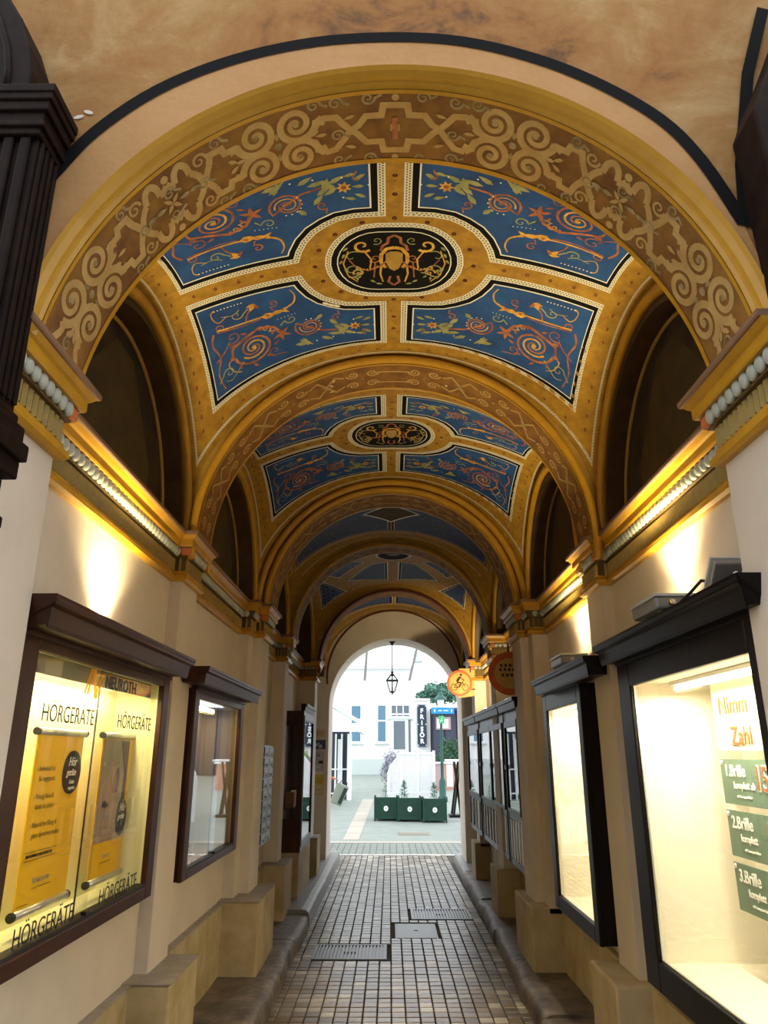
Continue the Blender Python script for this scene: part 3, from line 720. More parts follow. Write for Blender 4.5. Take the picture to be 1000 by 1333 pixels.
NM = {'soffitscroll': 'pale_scrollwork', 'soffitgreen': 'leaf_curls', 'gold': 'gold_edge_line', 'rust': 'rust_cross', 'dotted': 'dotted_border', 'blackpaint': 'black_border', 'white': 'white_line',
      'blue': 'blue_field', 'bluefar': 'blue_field', 'goldpaint': 'gold_scrollwork', 'olive': 'green_leaves', 'rosette': 'rosettes', 'ochre': 'ochre_ground', 'flake': 'paint_loss'}
pt.build(NM, tr0)
# gold hollow moulding between soffit and facade
b = MB(); n = 64; prof = [(R0, AY0), (R0 + .008, AY0 - .012), (R0 + .016, AY0 - .016), (R0 + .019, AY0 - .028), (R0 + .034, AY0 - .044), (R0 + .048, AY0 - .052), (R0 + .048, AY0 + .05)]
vs = []; 
for i in range(n + 1):
    a = math.radians(9 + 162 * i / n)
    for r, Y in prof: vs.append((A0['cx'] - XS * r * math.cos(a), Y, A0['zc'] + r * math.sin(a)))
k = len(prof); b.add(vs, [(i * k + j, i * k + j + 1, (i + 1) * k + j + 1, (i + 1) * k + j) for i in range(n) for j in range(k - 1)])
b.build('gold_hollow_moulding', M['gold'], tr0, smooth=False)

# facade
fw = struct('wall_front', 'mottled orange plaster front wall above the arch')
FY = 1.862
arch_wall('orange_plaster', -5, 5.0, 7.2, FY, FY + .04, A0['cx'], R0 + .04, A0['zc'], M['facade'], fw, xs=XS, base=(-1.15, 1.18, 2.87))
MB().box(-5, -1.76, FY + .04, FY + .3, 0, 7.2).build('wall_core', M['facade'], fw); MB().box(1.81, 5, FY + .04, FY + .3, 0, 7.2).build('wall_core', M['facade'], fw)
BL = [(-1.36, 2.92), (-1.22, 3.17), (-1.08, 3.38), (-.96, 3.57), (-.77, 3.75), (-.53, 3.88), (-.25, 3.96), (.03, 3.98), (.27, 3.955), (.505, 3.875), (.71, 3.76), (.89, 3.61), (1.0, 3.44), (1.095, 3.20)]
def flat(p, q, h=0.0): return (p, FY - h, q)
pf = Paint(flat, .001)
band = smooth(BL, 5) + [(1.14, 3.0), (1.20, 2.75)] + [(A0['cx'] + XS * (R0 + .045) * math.sin(math.radians(a)), A0['zc'] + (R0 + .045) * math.cos(math.radians(a))) for a in range(86, -87, -4)] + [(-1.4, 2.75)]
pf.fill('paleband', band, .004, .2)
pf.ribbon('blackpaint', smooth(BL, 5), .044, .007); pf.ribbon('blackpaint', [(1.098, 3.19), (1.12, 3.42), (1.2, 3.80), (1.3, 4.1)], .040, .008)
for c in ((-.99, 3.66), (-.93, 3.58), (-1.02, 3.64), (-.87, 3.56)): pf.disc('flake', c, .018, .003, 7, ry=.008, rot=random.uniform(-1, 1))
pf.build({'paleband': 'pale_plaster_band', 'blackpaint': 'black_painted_line', 'flake': 'flaked_plaster_patch'}, fw)

# sail vault over a bay
def vault_shell(fn, parent, m, e=(40, 32)):
    xc, yc, zc, a, b_ = fn.P; b = MB(); n, k = e; vs = []
    for i in range(n + 1):
        for j in range(k + 1):
            p = (-1 + 2 * i / n) * a * PI / 2; q = (-1 + 2 * j / k) * b_ * PI / 2; vs.append(fn(p, q))
    b.add(vs, [(i * (k + 1) + j, i * (k + 1) + j + 1, (i + 1) * (k + 1) + j + 1, (i + 1) * (k + 1) + j) for i in range(n) for j in range(k)])
    return b.build('vault_shell', m, parent, smooth=True)
def framed_panel(pt, poly, key='blue', dw=.036, bw=.036, lw=.008, res=.07):
    """dotted border, black border, white line and blue ground; poly in surface coords"""
    pt.ribbon('dotted', inset(poly, dw / 2), dw, .001, closed=True, uv=True)
    pt.ribbon('white', inset(poly, .0015), .003, .0016, closed=True); pt.ribbon('white', inset(poly, dw - .001), .003, .0016, closed=True)
    pb = inset(poly, dw); pt.fill('blackpaint', pb, .0012, res)
    pt.ribbon('white', inset(pb, bw), lw, .0022, closed=True)
    pt.fill(key, inset(pb, bw + lw / 2), .0022, res)
def ornament(pt, T, sc=1.0, rich=True):
    """candelabrum, scrolls, leaves; T maps panel-local plan offsets to surface coords"""
    h = .0034
    def mp(pts): return [T(*p) for p in pts]
    def rb(k, pts, w_, tp=None): pt.ribbon(k, mp(smooth(pts)), w_ * 1.25, h, taper=tp, step=.05)
    def spi(k, cx, cy, r, turns, a0, hand, w_, rin=.1, tp=(1, .5), tail=None):
        n = int(16 * turns); P = list(tail or [])
        for i in range(n + 1):
            t = i / n; rr = r * (1 - t) + r * rin * t; a = a0 + hand * 2 * PI * turns * t; P.append((cx + rr * math.cos(a), cy + rr * math.sin(a)))
        rb(k, P, w_, tp)
    def lf(k, x, y, a, l, w_):
        l *= 1.2; w_ *= 1.2; pr = [(0, 0), (.3, .5), (.6, .42), (1, 0), (.6, -.42), (.3, -.5)]
        pt.mb(k).add([pt.fn(*T(x + u * l * math.cos(a) - v * w_ * math.sin(a), y + u * l * math.sin(a) + v * w_ * math.cos(a)), pt.h + h + .0006) for u, v in pr], [tuple(range(6))])
    def dot(k, x, y, r, dh=0): 
        n = 7; pt.mb(k).add([pt.fn(*T(x + r * math.cos(2 * PI * i / n), y + r * math.sin(2 * PI * i / n)), pt.h + h + .001 + dh) for i in range(n)], [tuple(range(n))])
    # flower near the narrow end
    for i in range(7): lf('goldpaint', .235, .565, i * 2 * PI / 7, .032, .014)
    dot('rust', .235, .565, .014, .0006)
    for a_, l_ in ((.6, .06), (-.6, .06)): lf('olive', .27, .565, a_, l_, .022)
    for x_, y_, a_ in ((.135, .49, .5), (.135, .64, -.5), (.14, .565, 0), (.18, .48, .3), (.18, .65, -.3)): lf('olive', x_ , y_, a_, .050, .018)
    # small scroll
    spi('rust', .50, .50, .088, 1.7, -.6, 1, .013, tail=[(.27, .56), (.34, .58), (.43, .56)])
    spi('goldpaint', .50, .50, .060, 1.4, -.2, 1, .007)
    for i in range(7):
        a_ = 2.4 + i * .42; dot('white', .50 + .068 * math.cos(a_), .50 + .068 * math.sin(a_), .004)
    for x_, y_, a_, l_ in ((.33, .56, 1.9, .07), (.36, .53, 2.4, .08), (.30, .60, 2.6, .07), (.40, .60, 2.9, .09), (.38, .47, 2.2, .07), (.44, .62, 2.6, .07), (.57, .60, 2.4, .09), (.60, .63, 2.9, .08), (.55, .59, 1.9, .07), (.35, .62, 3.4, .06), (.42, .41, .9, .05)):
        lf('olive', x_, y_, a_, l_, .024)
    for cx_, cy_, r_, a0_, hd_, k_ in ((.93, .40, .045, 1, 1, 'rust'), (.72, .62, .038, 2, -1, 'rust'), (.60, .40, .035, 0, 1, 'olive'), (.88, .25, .036, 3, -1, 'olive'), (.985, .62, .034, 0, -1, 'olive'), (.34, .46, .030, 4, 1, 'rust'), (.68, .235, .030, 1, 1, 'rust'), (.745, .425, .030, 2, 1, 'goldpaint'), (.985, .30, .028, 2, 1, 'rust'), (.17, .62, .022, 1, -1, 'rust')):
        spi(k_, cx_, cy_, r_, 1.2, a0_, hd_, .008, tail=[(cx_ + r_ * 2 * math.cos(a0_ + .5), cy_ + r_ * 2 * math.sin(a0_ + .5))])
    # knot
    for a_ in (.5, 1.6, 2.7, 3.9, 5.2): lf('rust', .665, .50, a_, .05, .018)
    # large scroll
    spi('rust', .83, .53, .125, 1.85, -.4, 1, .017, tail=[(.66, .50), (.70, .43), (.78, .40)])
    spi('goldpaint', .83, .53, .078, 1.5, .6, 1, .013, rin=.05)
    dot('goldpaint', .83, .53, .014, .0004)
    for i in range(9):
        a_ = i * .7; lf('rust', .83 + .118 * math.cos(a_), .53 + .118 * math.sin(a_), a_ + .9, .035, .013)
    rb('goldpaint', [(.92, .66), (.96, .63), (.98, .57), (.945, .55), (.93, .58)], .010, (.5, 1))
    rb('olive', [(.90, .60), (.97, .67), (1.01, .66)], .009, (1, .4))
    rb('rust', [(1.02, .70), (1.04, .60), (1.015, .50), (1.04, .40), (1.02, .33)], .016, (.5, 1))
    rb('rust', [(1.04, .52), (.98, .47), (.95, .42)], .010, (1, .4))
    # candelabrum with flames and curls
    rb('goldpaint', [(1.0, .315), (.90, .325), (.80, .325), (.74, .32)], .009)
    rb('rust', [(1.0, .33), (.86, .345), (.76, .335)], .006)
    lf('goldpaint', .755, .325, PI, .07, .04); lf('goldpaint', .695, .315, PI, .06, .028); dot('rust', .72, .32, .010, .0003)
    lf('goldpaint', .645, .30, 2.5, .05, .018); lf('goldpaint', .64, .31, 3.6, .045, .016); lf('rust', .655, .305, PI, .035, .012)
    rb('goldpaint', [(.60, .29), (.565, .26), (.555, .20), (.575, .155)], .012, (1, .4))
    lf('goldpaint', .78, .20, 1.1, .05, .026); lf('rust', .79, .205, 2.3, .045, .02); lf('goldpaint', .77, .205, .1, .045, .02)
    rb('rust', [(.79, .22), (.83, .28), (.84, .33)], .008)
    rb('goldpaint', [(.93, .23), (.975, .26), (1.0, .23), (1.005, .18), (.985, .16)], .008, (.5, 1))
    rb('olive', [(.86, .215), (.90, .24), (.96, .225)], .007, (1, .5))
    for i in range(9): dot('white', .84 + .018 * i, .165, .0042)
    for i in range(6): dot('white', .57 + .02 * i, .36 + .003 * i, .003)
    for x_, y_ in ((.24, .50), (.24, .63), (.37, .64), (.47, .645), (.12, .57)): dot('white', x_, y_, .005)

def bay(fn, parent, q_edge=1.10, p_edge=1.655, rich=True, wide=True):
    xc, yc, zc, a, b_ = fn.P
    vault_shell(fn, parent, M['ochre'])
    pt = Paint(fn, .0)
    pq = fn.pq
    # boundary dotted line
    pe = a * 1.335; qe = b_ * 1.165
    pt.ribbon('dotted', [(-pe, -qe), (pe, -qe), (pe, qe), (-pe, qe)], .034, .001, closed=True, uv=True, step=.04)
    for d in (-.015, .015):
        pt.ribbon('white', [(-pe - d, -qe - d), (pe + d, -qe - d), (pe + d, qe + d), (-pe - d, qe + d)], .003, .0016, closed=True, step=.04)
    kx = a / 1.24; ky = b_ / .95
    plan = [(.043, .77), (1.105, .77), (1.105, .052), (.50, .052), (.475, .13), (.44, .20), (.39, .262), (.33, .305), (.27, .335), (.19, .348), (.043, .35)]
    for sx in (-1, 1):
        for sy in (-1, 1):
            poly = []
            m = len(plan)
            for i in range(m):
                A = plan[i]; B = plan[(i + 1) % m]; k = max(1, int(math.hypot(A[0] - B[0], A[1] - B[1]) / .1))
                for j in range(k):
                    x = A[0] + (B[0] - A[0]) * j / k; y = A[1] + (B[1] - A[1]) * j / k; poly.append(pq(sx * x * kx, sy * y * ky))
            framed_panel(pt, poly)
            ornament(pt, lambda x, y: pq(sx * x * kx, sy * y * ky))
    # central medallion (stadium)
    def stad(hx_, hy_, n=14):
        P = []; r = hy_; cx = hx_ - r * .92
        for i in range(n + 1): a_ = -PI / 2 + PI * i / n; P.append((cx + r * .92 * math.cos(a_), r * math.sin(a_)))
        for i in range(n + 1): a_ = PI / 2 + PI * i / n; P.append((-cx + r * .92 * math.cos(a_), r * math.sin(a_)))
        return [pq(x * kx, y * ky) for x, y in P]
    st = stad(.365, .300); pt.ribbon('dotted', inset(st, .015), .030, .001, closed=True, uv=True)
    pt.ribbon('white', st, .004, .0016, closed=True); pt.ribbon('white', inset(st, .030), .003, .0016, closed=True)
    pt.fill('blackpaint', inset(st, .031), .0014, .08); pt.ribbon('white', inset(st, .066), .006, .0022, closed=True)
    h = .0024
    for s in (-1, 1):
        def Q(x, y): return pq(s * x * kx, y * ky)
        def rb(k, P, w_, tp=None): pt.ribbon(k, [Q(*p) for p in P], w_, h, taper=tp, step=.05)
        def sp(k, cx, cy, r, tn, a0, hd, w_):
            n = int(16 * tn); rb(k, [(cx + (r * (1 - i / n) + .1 * r * i / n) * math.cos(a0 + hd * 2 * PI * tn * i / n), cy + (r * (1 - i / n) + .1 * r * i / n) * math.sin(a0 + hd * 2 * PI * tn * i / n)) for i in range(n + 1)], w_, (1, .5))
        sp('goldpaint', .165, -.135, .052, 1.1, 2.4, -1, .018); sp('rust', .10, -.03, .035, 1.3, .5, 1, .009); sp('olive', .225, .06, .06, 1.3, 1.2, 1, .010)
        sp('goldpaint', .19, .085, .032, 1.3, 0, -1, .010); sp('olive', .09, -.17, .030, 1.2, 1, 1, .007); sp('olive', .22, -.05, .05, .7, 4, 1, .008)
        rb('rust', [(.03, -.02), (.08, .04), (.14, .07), (.20, .04), (.24, -.03)], .012, (1, .5)); rb('goldpaint', [(.16, -.10), (.12, -.02), (.13, .05)], .009)
        rb('goldpaint', [(.20, .16), (.25, .10), (.27, .0), (.24, -.10)], .007); rb('goldpaint', [(.065, .0), (.075, .10), (.06, .17)], .014, (1, .6)); rb('rust', [(.10, .0), (.11, .13)], .008)
        for i in range(7): 
            c = Q(.09 + .018 * i, .035 - .004 * i * (i - 6) * .6); pt.disc('goldpaint', c, .006, h + .001, 6)
        for i in range(8): a_ = i * .8; c = Q(.20 + .03 * math.cos(a_), .09 + .03 * math.sin(a_)); pt.leaf('olive', c, a_, .03, .012, h + .0005)
        for x_, y_, a_ in ((.26, -.08, 1.2), (.27, -.03, .9), (.26, .03, 1.6), (.24, -.13, .8), (.13, .15, 2.5), (.10, .18, 2.9)):
            c = Q(x_, y_); pt.leaf('olive', c, a_ if s > 0 else PI - a_, .04, .015, h + .0005)
        rb('rust', [(0, -.21), (.03, -.19), (.035, -.15), (.06, -.13), (.07, -.09)], .016); rb('rust', [(0, .20), (.03, .17), (.02, .12)], .014)
        rb('goldpaint', [(0, -.115), (.04, -.105), (.068, -.06), (.07, .0), (.045, .05)], .024, (1, .8))
    pt.fill('golddull', [pq(x * kx, y * ky) for x, y in ((-.045, -.07), (-.02, -.085), (.02, -.085), (.045, -.07), (.045, .0), (.025, .055), (0, .075), (-.025, .055), (-.045, .0))], h + .001)
    # rosettes along the ochre bands
    def ros(x, y, r=.010):
        c = pq(x * kx, y * ky); pt.disc('rosette', c, r * 1.5, .0012, 10); pt.disc('rust', c, r * .6, .0018, 6)
    rr = 0
    for s in (-1, 1):
        for x in (.58, .70, .82, .94, 1.05): ros(s * x, 0, .009)
        for y_ in (-.62, -.50, .50, .62): ros(0, y_ * 1.0 + 0 * s, .009)
        for i in range(16):
            a_ = 2 * PI * i / 16; ros(.42 * math.cos(a_), .352 * math.sin(a_) * (1 - .05), .009)
        for x in [k * .12 for k in range(1, 10)]: 
            for sy in (-1, 1): ros(s * (x - .02), sy * .835, .0085)
    for sgn in (-1, 1):
        for i in range(-9, 10):
            q = i * .105; p = sgn * (a * 1.335 + kx * 1.36) / 2
            pt.disc('rosette', (p, q), .015, .0012, 10); pt.disc('rust', (p, q), .006, .0018, 6)
    # tiny flecks on the ground between
    rnd = random.Random(3)
    for i in range(900):
        x = rnd.uniform(-1.13, 1.13); y = rnd.uniform(-.86, .86); ax_, ay = abs(x), abs(y)
        if (.03 < ax_ < 1.11 and .04 < ay < .785) and not (ax_ < .50 and ay < .35): continue
        if ax_ < .39 and ay < .32: continue
        c = pq(x * kx, y * ky); pt.leaf('rosette' if i % 3 else 'olive', c, rnd.uniform(0, 6), rnd.uniform(.014, .026), .004, .0008)
    if rich == 'loss':
        for c_ in ((-.36, .345), (-.33, .36), (-.39, .325)): pt.disc('flake', pq(*c_), .024, .0025, 8, ry=.011, rot=.6)
    pt.build(NM, parent)

def lateral(fn, parent, wallx, side, opt='dark', depth=.07, plane=None):
    """gold archivolt, reveal and recessed lunette on the long wall of a bay"""
    xc, yc, zc, a, b_ = fn.P; lz = fn(a * PI / 2, 0)[2] - zc; X = xc + side * a; n = 40
    def arc(r, x, k0=0): return [(x, yc - (b_ + r) * math.cos(PI * i / n), zc + (lz + r) * math.sin(PI * i / n)) for i in range(n + 1)]
    def band(A, B_, m, name):
        b = MB(); b.add([p for q in zip(A, B_) for p in q], [(2 * i, 2 * i + 1, 2 * i + 3, 2 * i + 2) for i in range(n)]); return b.build(name, m, parent, smooth=True)
    s = side
    back = wallx + s * .03 if plane is None else plane
    band(arc(.0, X), arc(-.012, X - s * .004), M['gold'], 'archivolt_edge')
    b = MB(); b.tube(arc(-.035, X + s * .006), .028, 8); b.build('archivolt', M['gold'], parent, smooth=True)
    band(arc(-.06, X + s * .02), arc(-.10, X + s * .02), M['lunettebrown'], 'reveal_band')
    band(arc(-.10, X + s * .02), arc(-.10, back), M['lunettebrown'], 'reveal')
    band(arc(-.0, X), arc(-.06, X + s * .02), M['golddull'], 'archivolt_back')
    b = MB(); b.tube(arc(-.125, back - s * .004), .012, 6); b.build('inner_gold_line', M['golddull'], parent, smooth=True)
    # lunette panel
    def lm(p, q, h=0.0): return (back - s * h, p, q)
    pt = Paint(lm, 0.0); r = -.10
    base = CB + .26
    poly = [(yc - (b_ + r), base)] + [(yc - (b_ + r) * math.cos(PI * i / 24), zc + (lz + r) * math.sin(PI * i / 24)) for i in range(25)] + [(yc + (b_ + r), base)]
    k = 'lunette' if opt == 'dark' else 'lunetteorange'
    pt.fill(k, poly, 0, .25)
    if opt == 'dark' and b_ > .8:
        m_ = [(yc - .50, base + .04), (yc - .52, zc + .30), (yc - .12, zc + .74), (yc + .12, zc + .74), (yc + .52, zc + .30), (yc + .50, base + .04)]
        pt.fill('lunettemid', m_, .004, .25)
    pt.build({'lunette': 'lunette_painting', 'lunettemid': 'lunette_inner_field', 'lunetteorange': 'lunette_painting'}, parent)

# bay 1
f1 = vault_map(.03, 3.25, 2.86, 1.24, .95, 1.24, .96, 1.27)
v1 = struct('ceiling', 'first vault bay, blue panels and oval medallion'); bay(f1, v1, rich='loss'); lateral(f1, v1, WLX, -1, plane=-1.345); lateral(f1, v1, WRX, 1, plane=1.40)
# bay 2
f2 = vault_map(.02, 5.43, 2.87, 1.20, .93, 1.20, .93, 1.25)
v2 = struct('ceiling', 'second vault bay, blue panels and oval medallion')
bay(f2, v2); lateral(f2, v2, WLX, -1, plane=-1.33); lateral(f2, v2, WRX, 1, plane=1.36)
# bay 3: wide blue band with a lozenge
f3 = vault_map(.02, 7.41, 2.86, 1.14, .68, 1.12, .69, 1.14)
v3 = struct('ceiling', 'third narrow vault bay, blue band with a lozenge'); vault_shell(f3, v3, M['ochre'])
pt = Paint(f3, 0.0); pq = f3.pq
for s in (-1, 1):
    poly = [pq(s * x, y) for x, y in ((.012, -.0), (.012, .31), (.3, .315), (.6, .32), (1.03, .33), (1.03, .0), (1.03, -.6), (.6, -.6), (.012, -.6))]
    pt.fill('blackpaint', poly, .001, .08); pt.ribbon('white', inset(poly, .022), .008, .0026, closed=True); pt.fill('bluefar', inset(poly, .024), .002, .08)
    pt.ribbon('dotted', [pq(s * x, .36) for x in (0, .3, .6, .9, 1.06)], .02, .001, uv=True, step=.04)
    pt.ribbon('dotted', [pq(s * 1.085, y) for y in (-.55, 0, .36)], .02, .001, uv=True, step=.04)
    for x in [.09 * k for k in range(0, 12)]: pt.disc('rosette', pq(s * x, .44), .010, .001, 8)
    for j in range(-5, 5): pt.disc('rosette', (s * f3.P[3] * 1.36, j * .1), .010, .001, 8)
dm = [pq(x, y) for x, y in ((-.30, -.33), (0, -.58), (.30, -.33), (0, .02))]
pt.fill('blackpaint', dm, .003, .08); pt.ribbon('white', inset(dm, .014), .028, .0045, closed=True); pt.fill('lunettemid', inset(dm, .05), .004, .08)
rnd = random.Random(5)
for i in range(160):
    x = rnd.uniform(.05, .98); y = rnd.uniform(-.5, .28); s = rnd.choice((-1, 1))
    if abs(x) < .34 and y < .05: continue
    pt.leaf(rnd.choice(('rust', 'olive', 'rust', 'goldpaint')), pq(s * x, y), rnd.uniform(0, 6), rnd.uniform(.02, .05), .009, .003)
pt.ribbon('dotted', [pq(x, .52) for x in (-1.0, -.6, -.2, .2, .6, 1.0)], .02, .001, uv=True, step=.04)
NM['lunettemid'] = 'lozenge_field'
pt.build(NM, v3); lateral(f3, v3, WLX, -1, plane=-1.33); lateral(f3, v3, WRX, 1, 'orange', plane=1.35)
# bay 4: radial panels round a small oval
f4 = vault_map(.05, 9.33, 2.84, 1.12, .97, 1.10, .92, 1.13)
v4 = struct('ceiling', 'fourth vault bay, radial blue panels round a small oval'); vault_shell(f4, v4, M['ochre'])
pt = Paint(f4, 0.0); pq = f4.pq
def sub(P): 
    out = []
    for i in range(len(P)):
        A = P[i]; B = P[(i + 1) % len(P)]
        for j in range(4): out.append(pq(A[0] + (B[0] - A[0]) * j / 4, A[1] + (B[1] - A[1]) * j / 4))
    return out
for s in (-1, 1):
    for sy in (-1, 1):
        for P in ([(.065, -.33), (.29, -.24), (.61, .42), (.065, .66)], [(.60, .70), (1.0, .70), (1.0, .05)])[:2 if sy > 0 else 1]:
            if sy < 0: continue
            if len(P) == 3: P = [(.64, .74), (1.0, .76), (1.0, .06)]
            pl = sub([(s * x, sy * y) if len(P) == 3 else (s * x, y if sy > 0 else -y - .66) for x, y in P])
            pt.ribbon('white', inset(pl, .008), .016, .001, closed=True); pt.fill('blackpaint', inset(pl, .016), .001, .1)
            pt.ribbon('white', inset(pl, .045), .006, .0024, closed=True); pt.fill('bluefar', inset(pl, .047), .0018, .1)
    pl = sub([(s * .37, -.40), (s * .62, -.95 + .1), (s * 1.0, -.30), (s * .80, .08), (s * .72, .20)])
    pt.ribbon('white', inset(pl, .008), .016, .0026, closed=True); pt.fill('blackpaint', inset(pl, .016), .0026, .1)
    pt.ribbon('white', inset(pl, .045), .003, .0032, closed=True); pt.fill('bluefar', inset(pl, .047), .0032, .1)
ov = [pq(.21 * math.cos(i * PI / 12), -.74 + .31 * math.sin(i * PI / 12)) for i in range(24)]
pt.fill('ochre', ov, .0034, .1); pt.ribbon('white', ov, .016, .004, closed=True); ov = inset(ov, .03); pt.fill('blackpaint', ov, .0042, .1)
for i in range(12): pt.leaf('olive', pq(0, -.74), i * PI / 6, .11, .022, .005)
for i in range(70):
    s = rnd.choice((-1, 1)); x = rnd.uniform(.1, .5) * s; y = rnd.uniform(-.1, .55)
    if y > .66 - abs(x) * .3: continue
    pt.leaf(rnd.choice(('rust', 'olive', 'rust')), pq(x, y), rnd.uniform(0, 6), .045, .010, .0036)
for s in (-1, 1):
    for x in [.1 * k for k in range(1, 11)]: pt.disc('rosette', pq(s * x, .87), .010, .001, 8)
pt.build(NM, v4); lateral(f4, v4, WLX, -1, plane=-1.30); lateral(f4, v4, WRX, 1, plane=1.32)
# bay 5: short band before the end wall
f5 = vault_map(.07, 11.25, 2.80, 1.09, .62, 1.07, .62, 1.09)
v5 = struct('ceiling', 'fifth short vault bay, blue band above the end arch'); vault_shell(f5, v5, M['ochre'])
pt = Paint(f5, 0.0); pq = f5.pq
for s in (-1, 1):
    pl = [pq(s * x, y) for x, y in ((.02, -.55), (.02, .06), (.3, .06), (.6, .06), (.98, .06), (.98, -.55), (.5, -.55))]
    pt.ribbon('white', inset(pl, .006), .012, .001, closed=True); pt.fill('blackpaint', inset(pl, .01), .001, .1); pt.fill('bluefar', inset(pl, .04), .002, .1)
    pt.ribbon('white', [pq(s * x, .14) for x in (0, .3, .6, 1.0)], .012, .001); pt.ribbon('white', [pq(s * x, .44) for x in (0, .3, .6, 1.0)], .012, .001)
    for x in [.08 * k for k in range(0, 13)]: pt.disc('rosette', pq(s * x, .28), .016, .001, 8)
pt.build(NM, v5); lateral(f5, v5, WLX, -1, plane=-1.29); lateral(f5, v5, WRX, 1, 'orange', plane=1.34)

# transverse arches
def simple_scroll(tr, cx, zc, R, Y0, Y1, sc=1.0, key='soffitscroll'):
    pt = Paint(soffit_map(cx, zc, R, Y0, Y1), .0015); W_ = Y1 - Y0; d = R * PI / 180
    for s in (-1, 1):
        def S(deg, q): return (s * deg * d, q * W_)
        for st in (10, 34, 58, 80):
            for qd, hd in ((.3, 1), (.7, -1)):
                for dd, sd in ((-3.2, -1), (3.2, 1)):
                    c = S(st + dd, qd); pt.spiral(key, c, .042 * sc, 1.6, PI if sd * s < 0 else 0, (-1 if (sd * s < 0) == (hd > 0) else 1), .016 * sc, 0, rin=.1, taper=(.9, .6))
            pt.disc('soffitgreen', S(st, .5), .012, .001, 6)
        for a_, b__ in ((13, 31), (37, 55), (61, 77), (0, 7)):
            m_ = (a_ + b__) / 2
            if b__ - a_ < 10: pt.ribbon(key, [S(a_, .3), S(b__ - 1, .3)], .014); pt.ribbon(key, [S(a_, .7), S(b__ - 1, .7)], .014); continue
            pt.ribbon(key, [S(a_ + 3, .34), S(m_ - 3, .22), S(m_, .48), S(m_ + 3, .22), S(b__ - 3, .34)], .014 * sc); pt.ribbon(key, [S(a_ + 3, .66), S(m_ - 3, .78), S(m_, .52), S(m_ + 3, .78), S(b__ - 3, .66)], .014 * sc)
            for an in (0, 1.57, 3.14, 4.71): pt.leaf('soffitgreen', S(m_, .5), an + .6, .05, .016, .001)
    pt.ribbon('gold', [(-1.9 * R / 1.2, .008), (1.9 * R / 1.2, .008)], .016, .002); pt.ribbon('gold', [(-1.9 * R / 1.2, W_ - .01), (1.9 * R / 1.2, W_ - .01)], .022, .002)
    return pt.build(NM, tr), pt
t1 = arch_band(4.16, 4.50, .03, 2.86, 1.18, .16, M['soffit'], 'trim_4'); t1['label'] = 'second transverse arch with brown scroll soffit'
simple_scroll(t1, .03, 2.86, 1.18, 4.16, 4.50)
arc_tube(t1, .03, 2.86, 1.205, 4.15, .026, M['gold'], 'gold_roll'); arc_tube(t1, .03, 2.86, 1.192, 4.505, .014, M['gold'], 'gold_bead')
pt = Paint(soffit_map(.03, 2.86, 1.18, 4.16, 4.50), .003)
pt.disc('flake', (-.42, .16), .02, 0, 7, ry=.006, rot=.9); pt.disc('flake', (-.40, .11), .018, 0, 7, ry=.005, rot=2.2); pt.disc('flake', (-.425, .24), .014, 0, 7, ry=.006); pt.disc('flake', (.36, .2), .01, 0, 7)
pt.build(NM, t1)
t2 = arch_band(6.35, 6.75, .02, 2.86, 1.075, .22, M['soffit'], 'trim_5', M['gold']); t2['label'] = 'third transverse arch with double gold roll'
simple_scroll(t2, .02, 2.86, 1.075, 6.35, 6.75)
arc_tube(t2, .02, 2.86, 1.18, 6.335, .032, M['gold'], 'gold_roll'); arc_tube(t2, .02, 2.86, 1.11, 6.34, .030, M['gold'], 'gold_roll'); arc_tube(t2, .02, 2.86, 1.146, 6.352, .012, M['rosette'], 'dark_groove')
t3 = arch_band(8.08, 8.38, .02, 2.84, 1.075, .20, M['soffit'], 'trim_6', M['golddull']); t3['label'] = 'fourth transverse arch, dim brown soffit'
simple_scroll(t3, .02, 2.84, 1.075, 8.08, 8.38, .8)
arc_tube(t3, .02, 2.84, 1.095, 8.07, .018, M['gold'], 'gold_roll')
t4 = arch_band(10.30, 10.65, .07, 2.82, 1.035, .24, M['soffit'], 'trim_7', M['golddull']); t4['label'] = 'fifth transverse arch, dark edged brown soffit'
arc_tube(t4, .07, 2.82, 1.055, 10.29, .020, M['rosette'], 'dark_roll')
# the cream filling above the opening of the end wall and its gold edge
b = MB(); n = 40
arc_tube(ew, .07, 2.80, 1.06, 11.79, .014, M['rosette'], 'dark_edge_line')

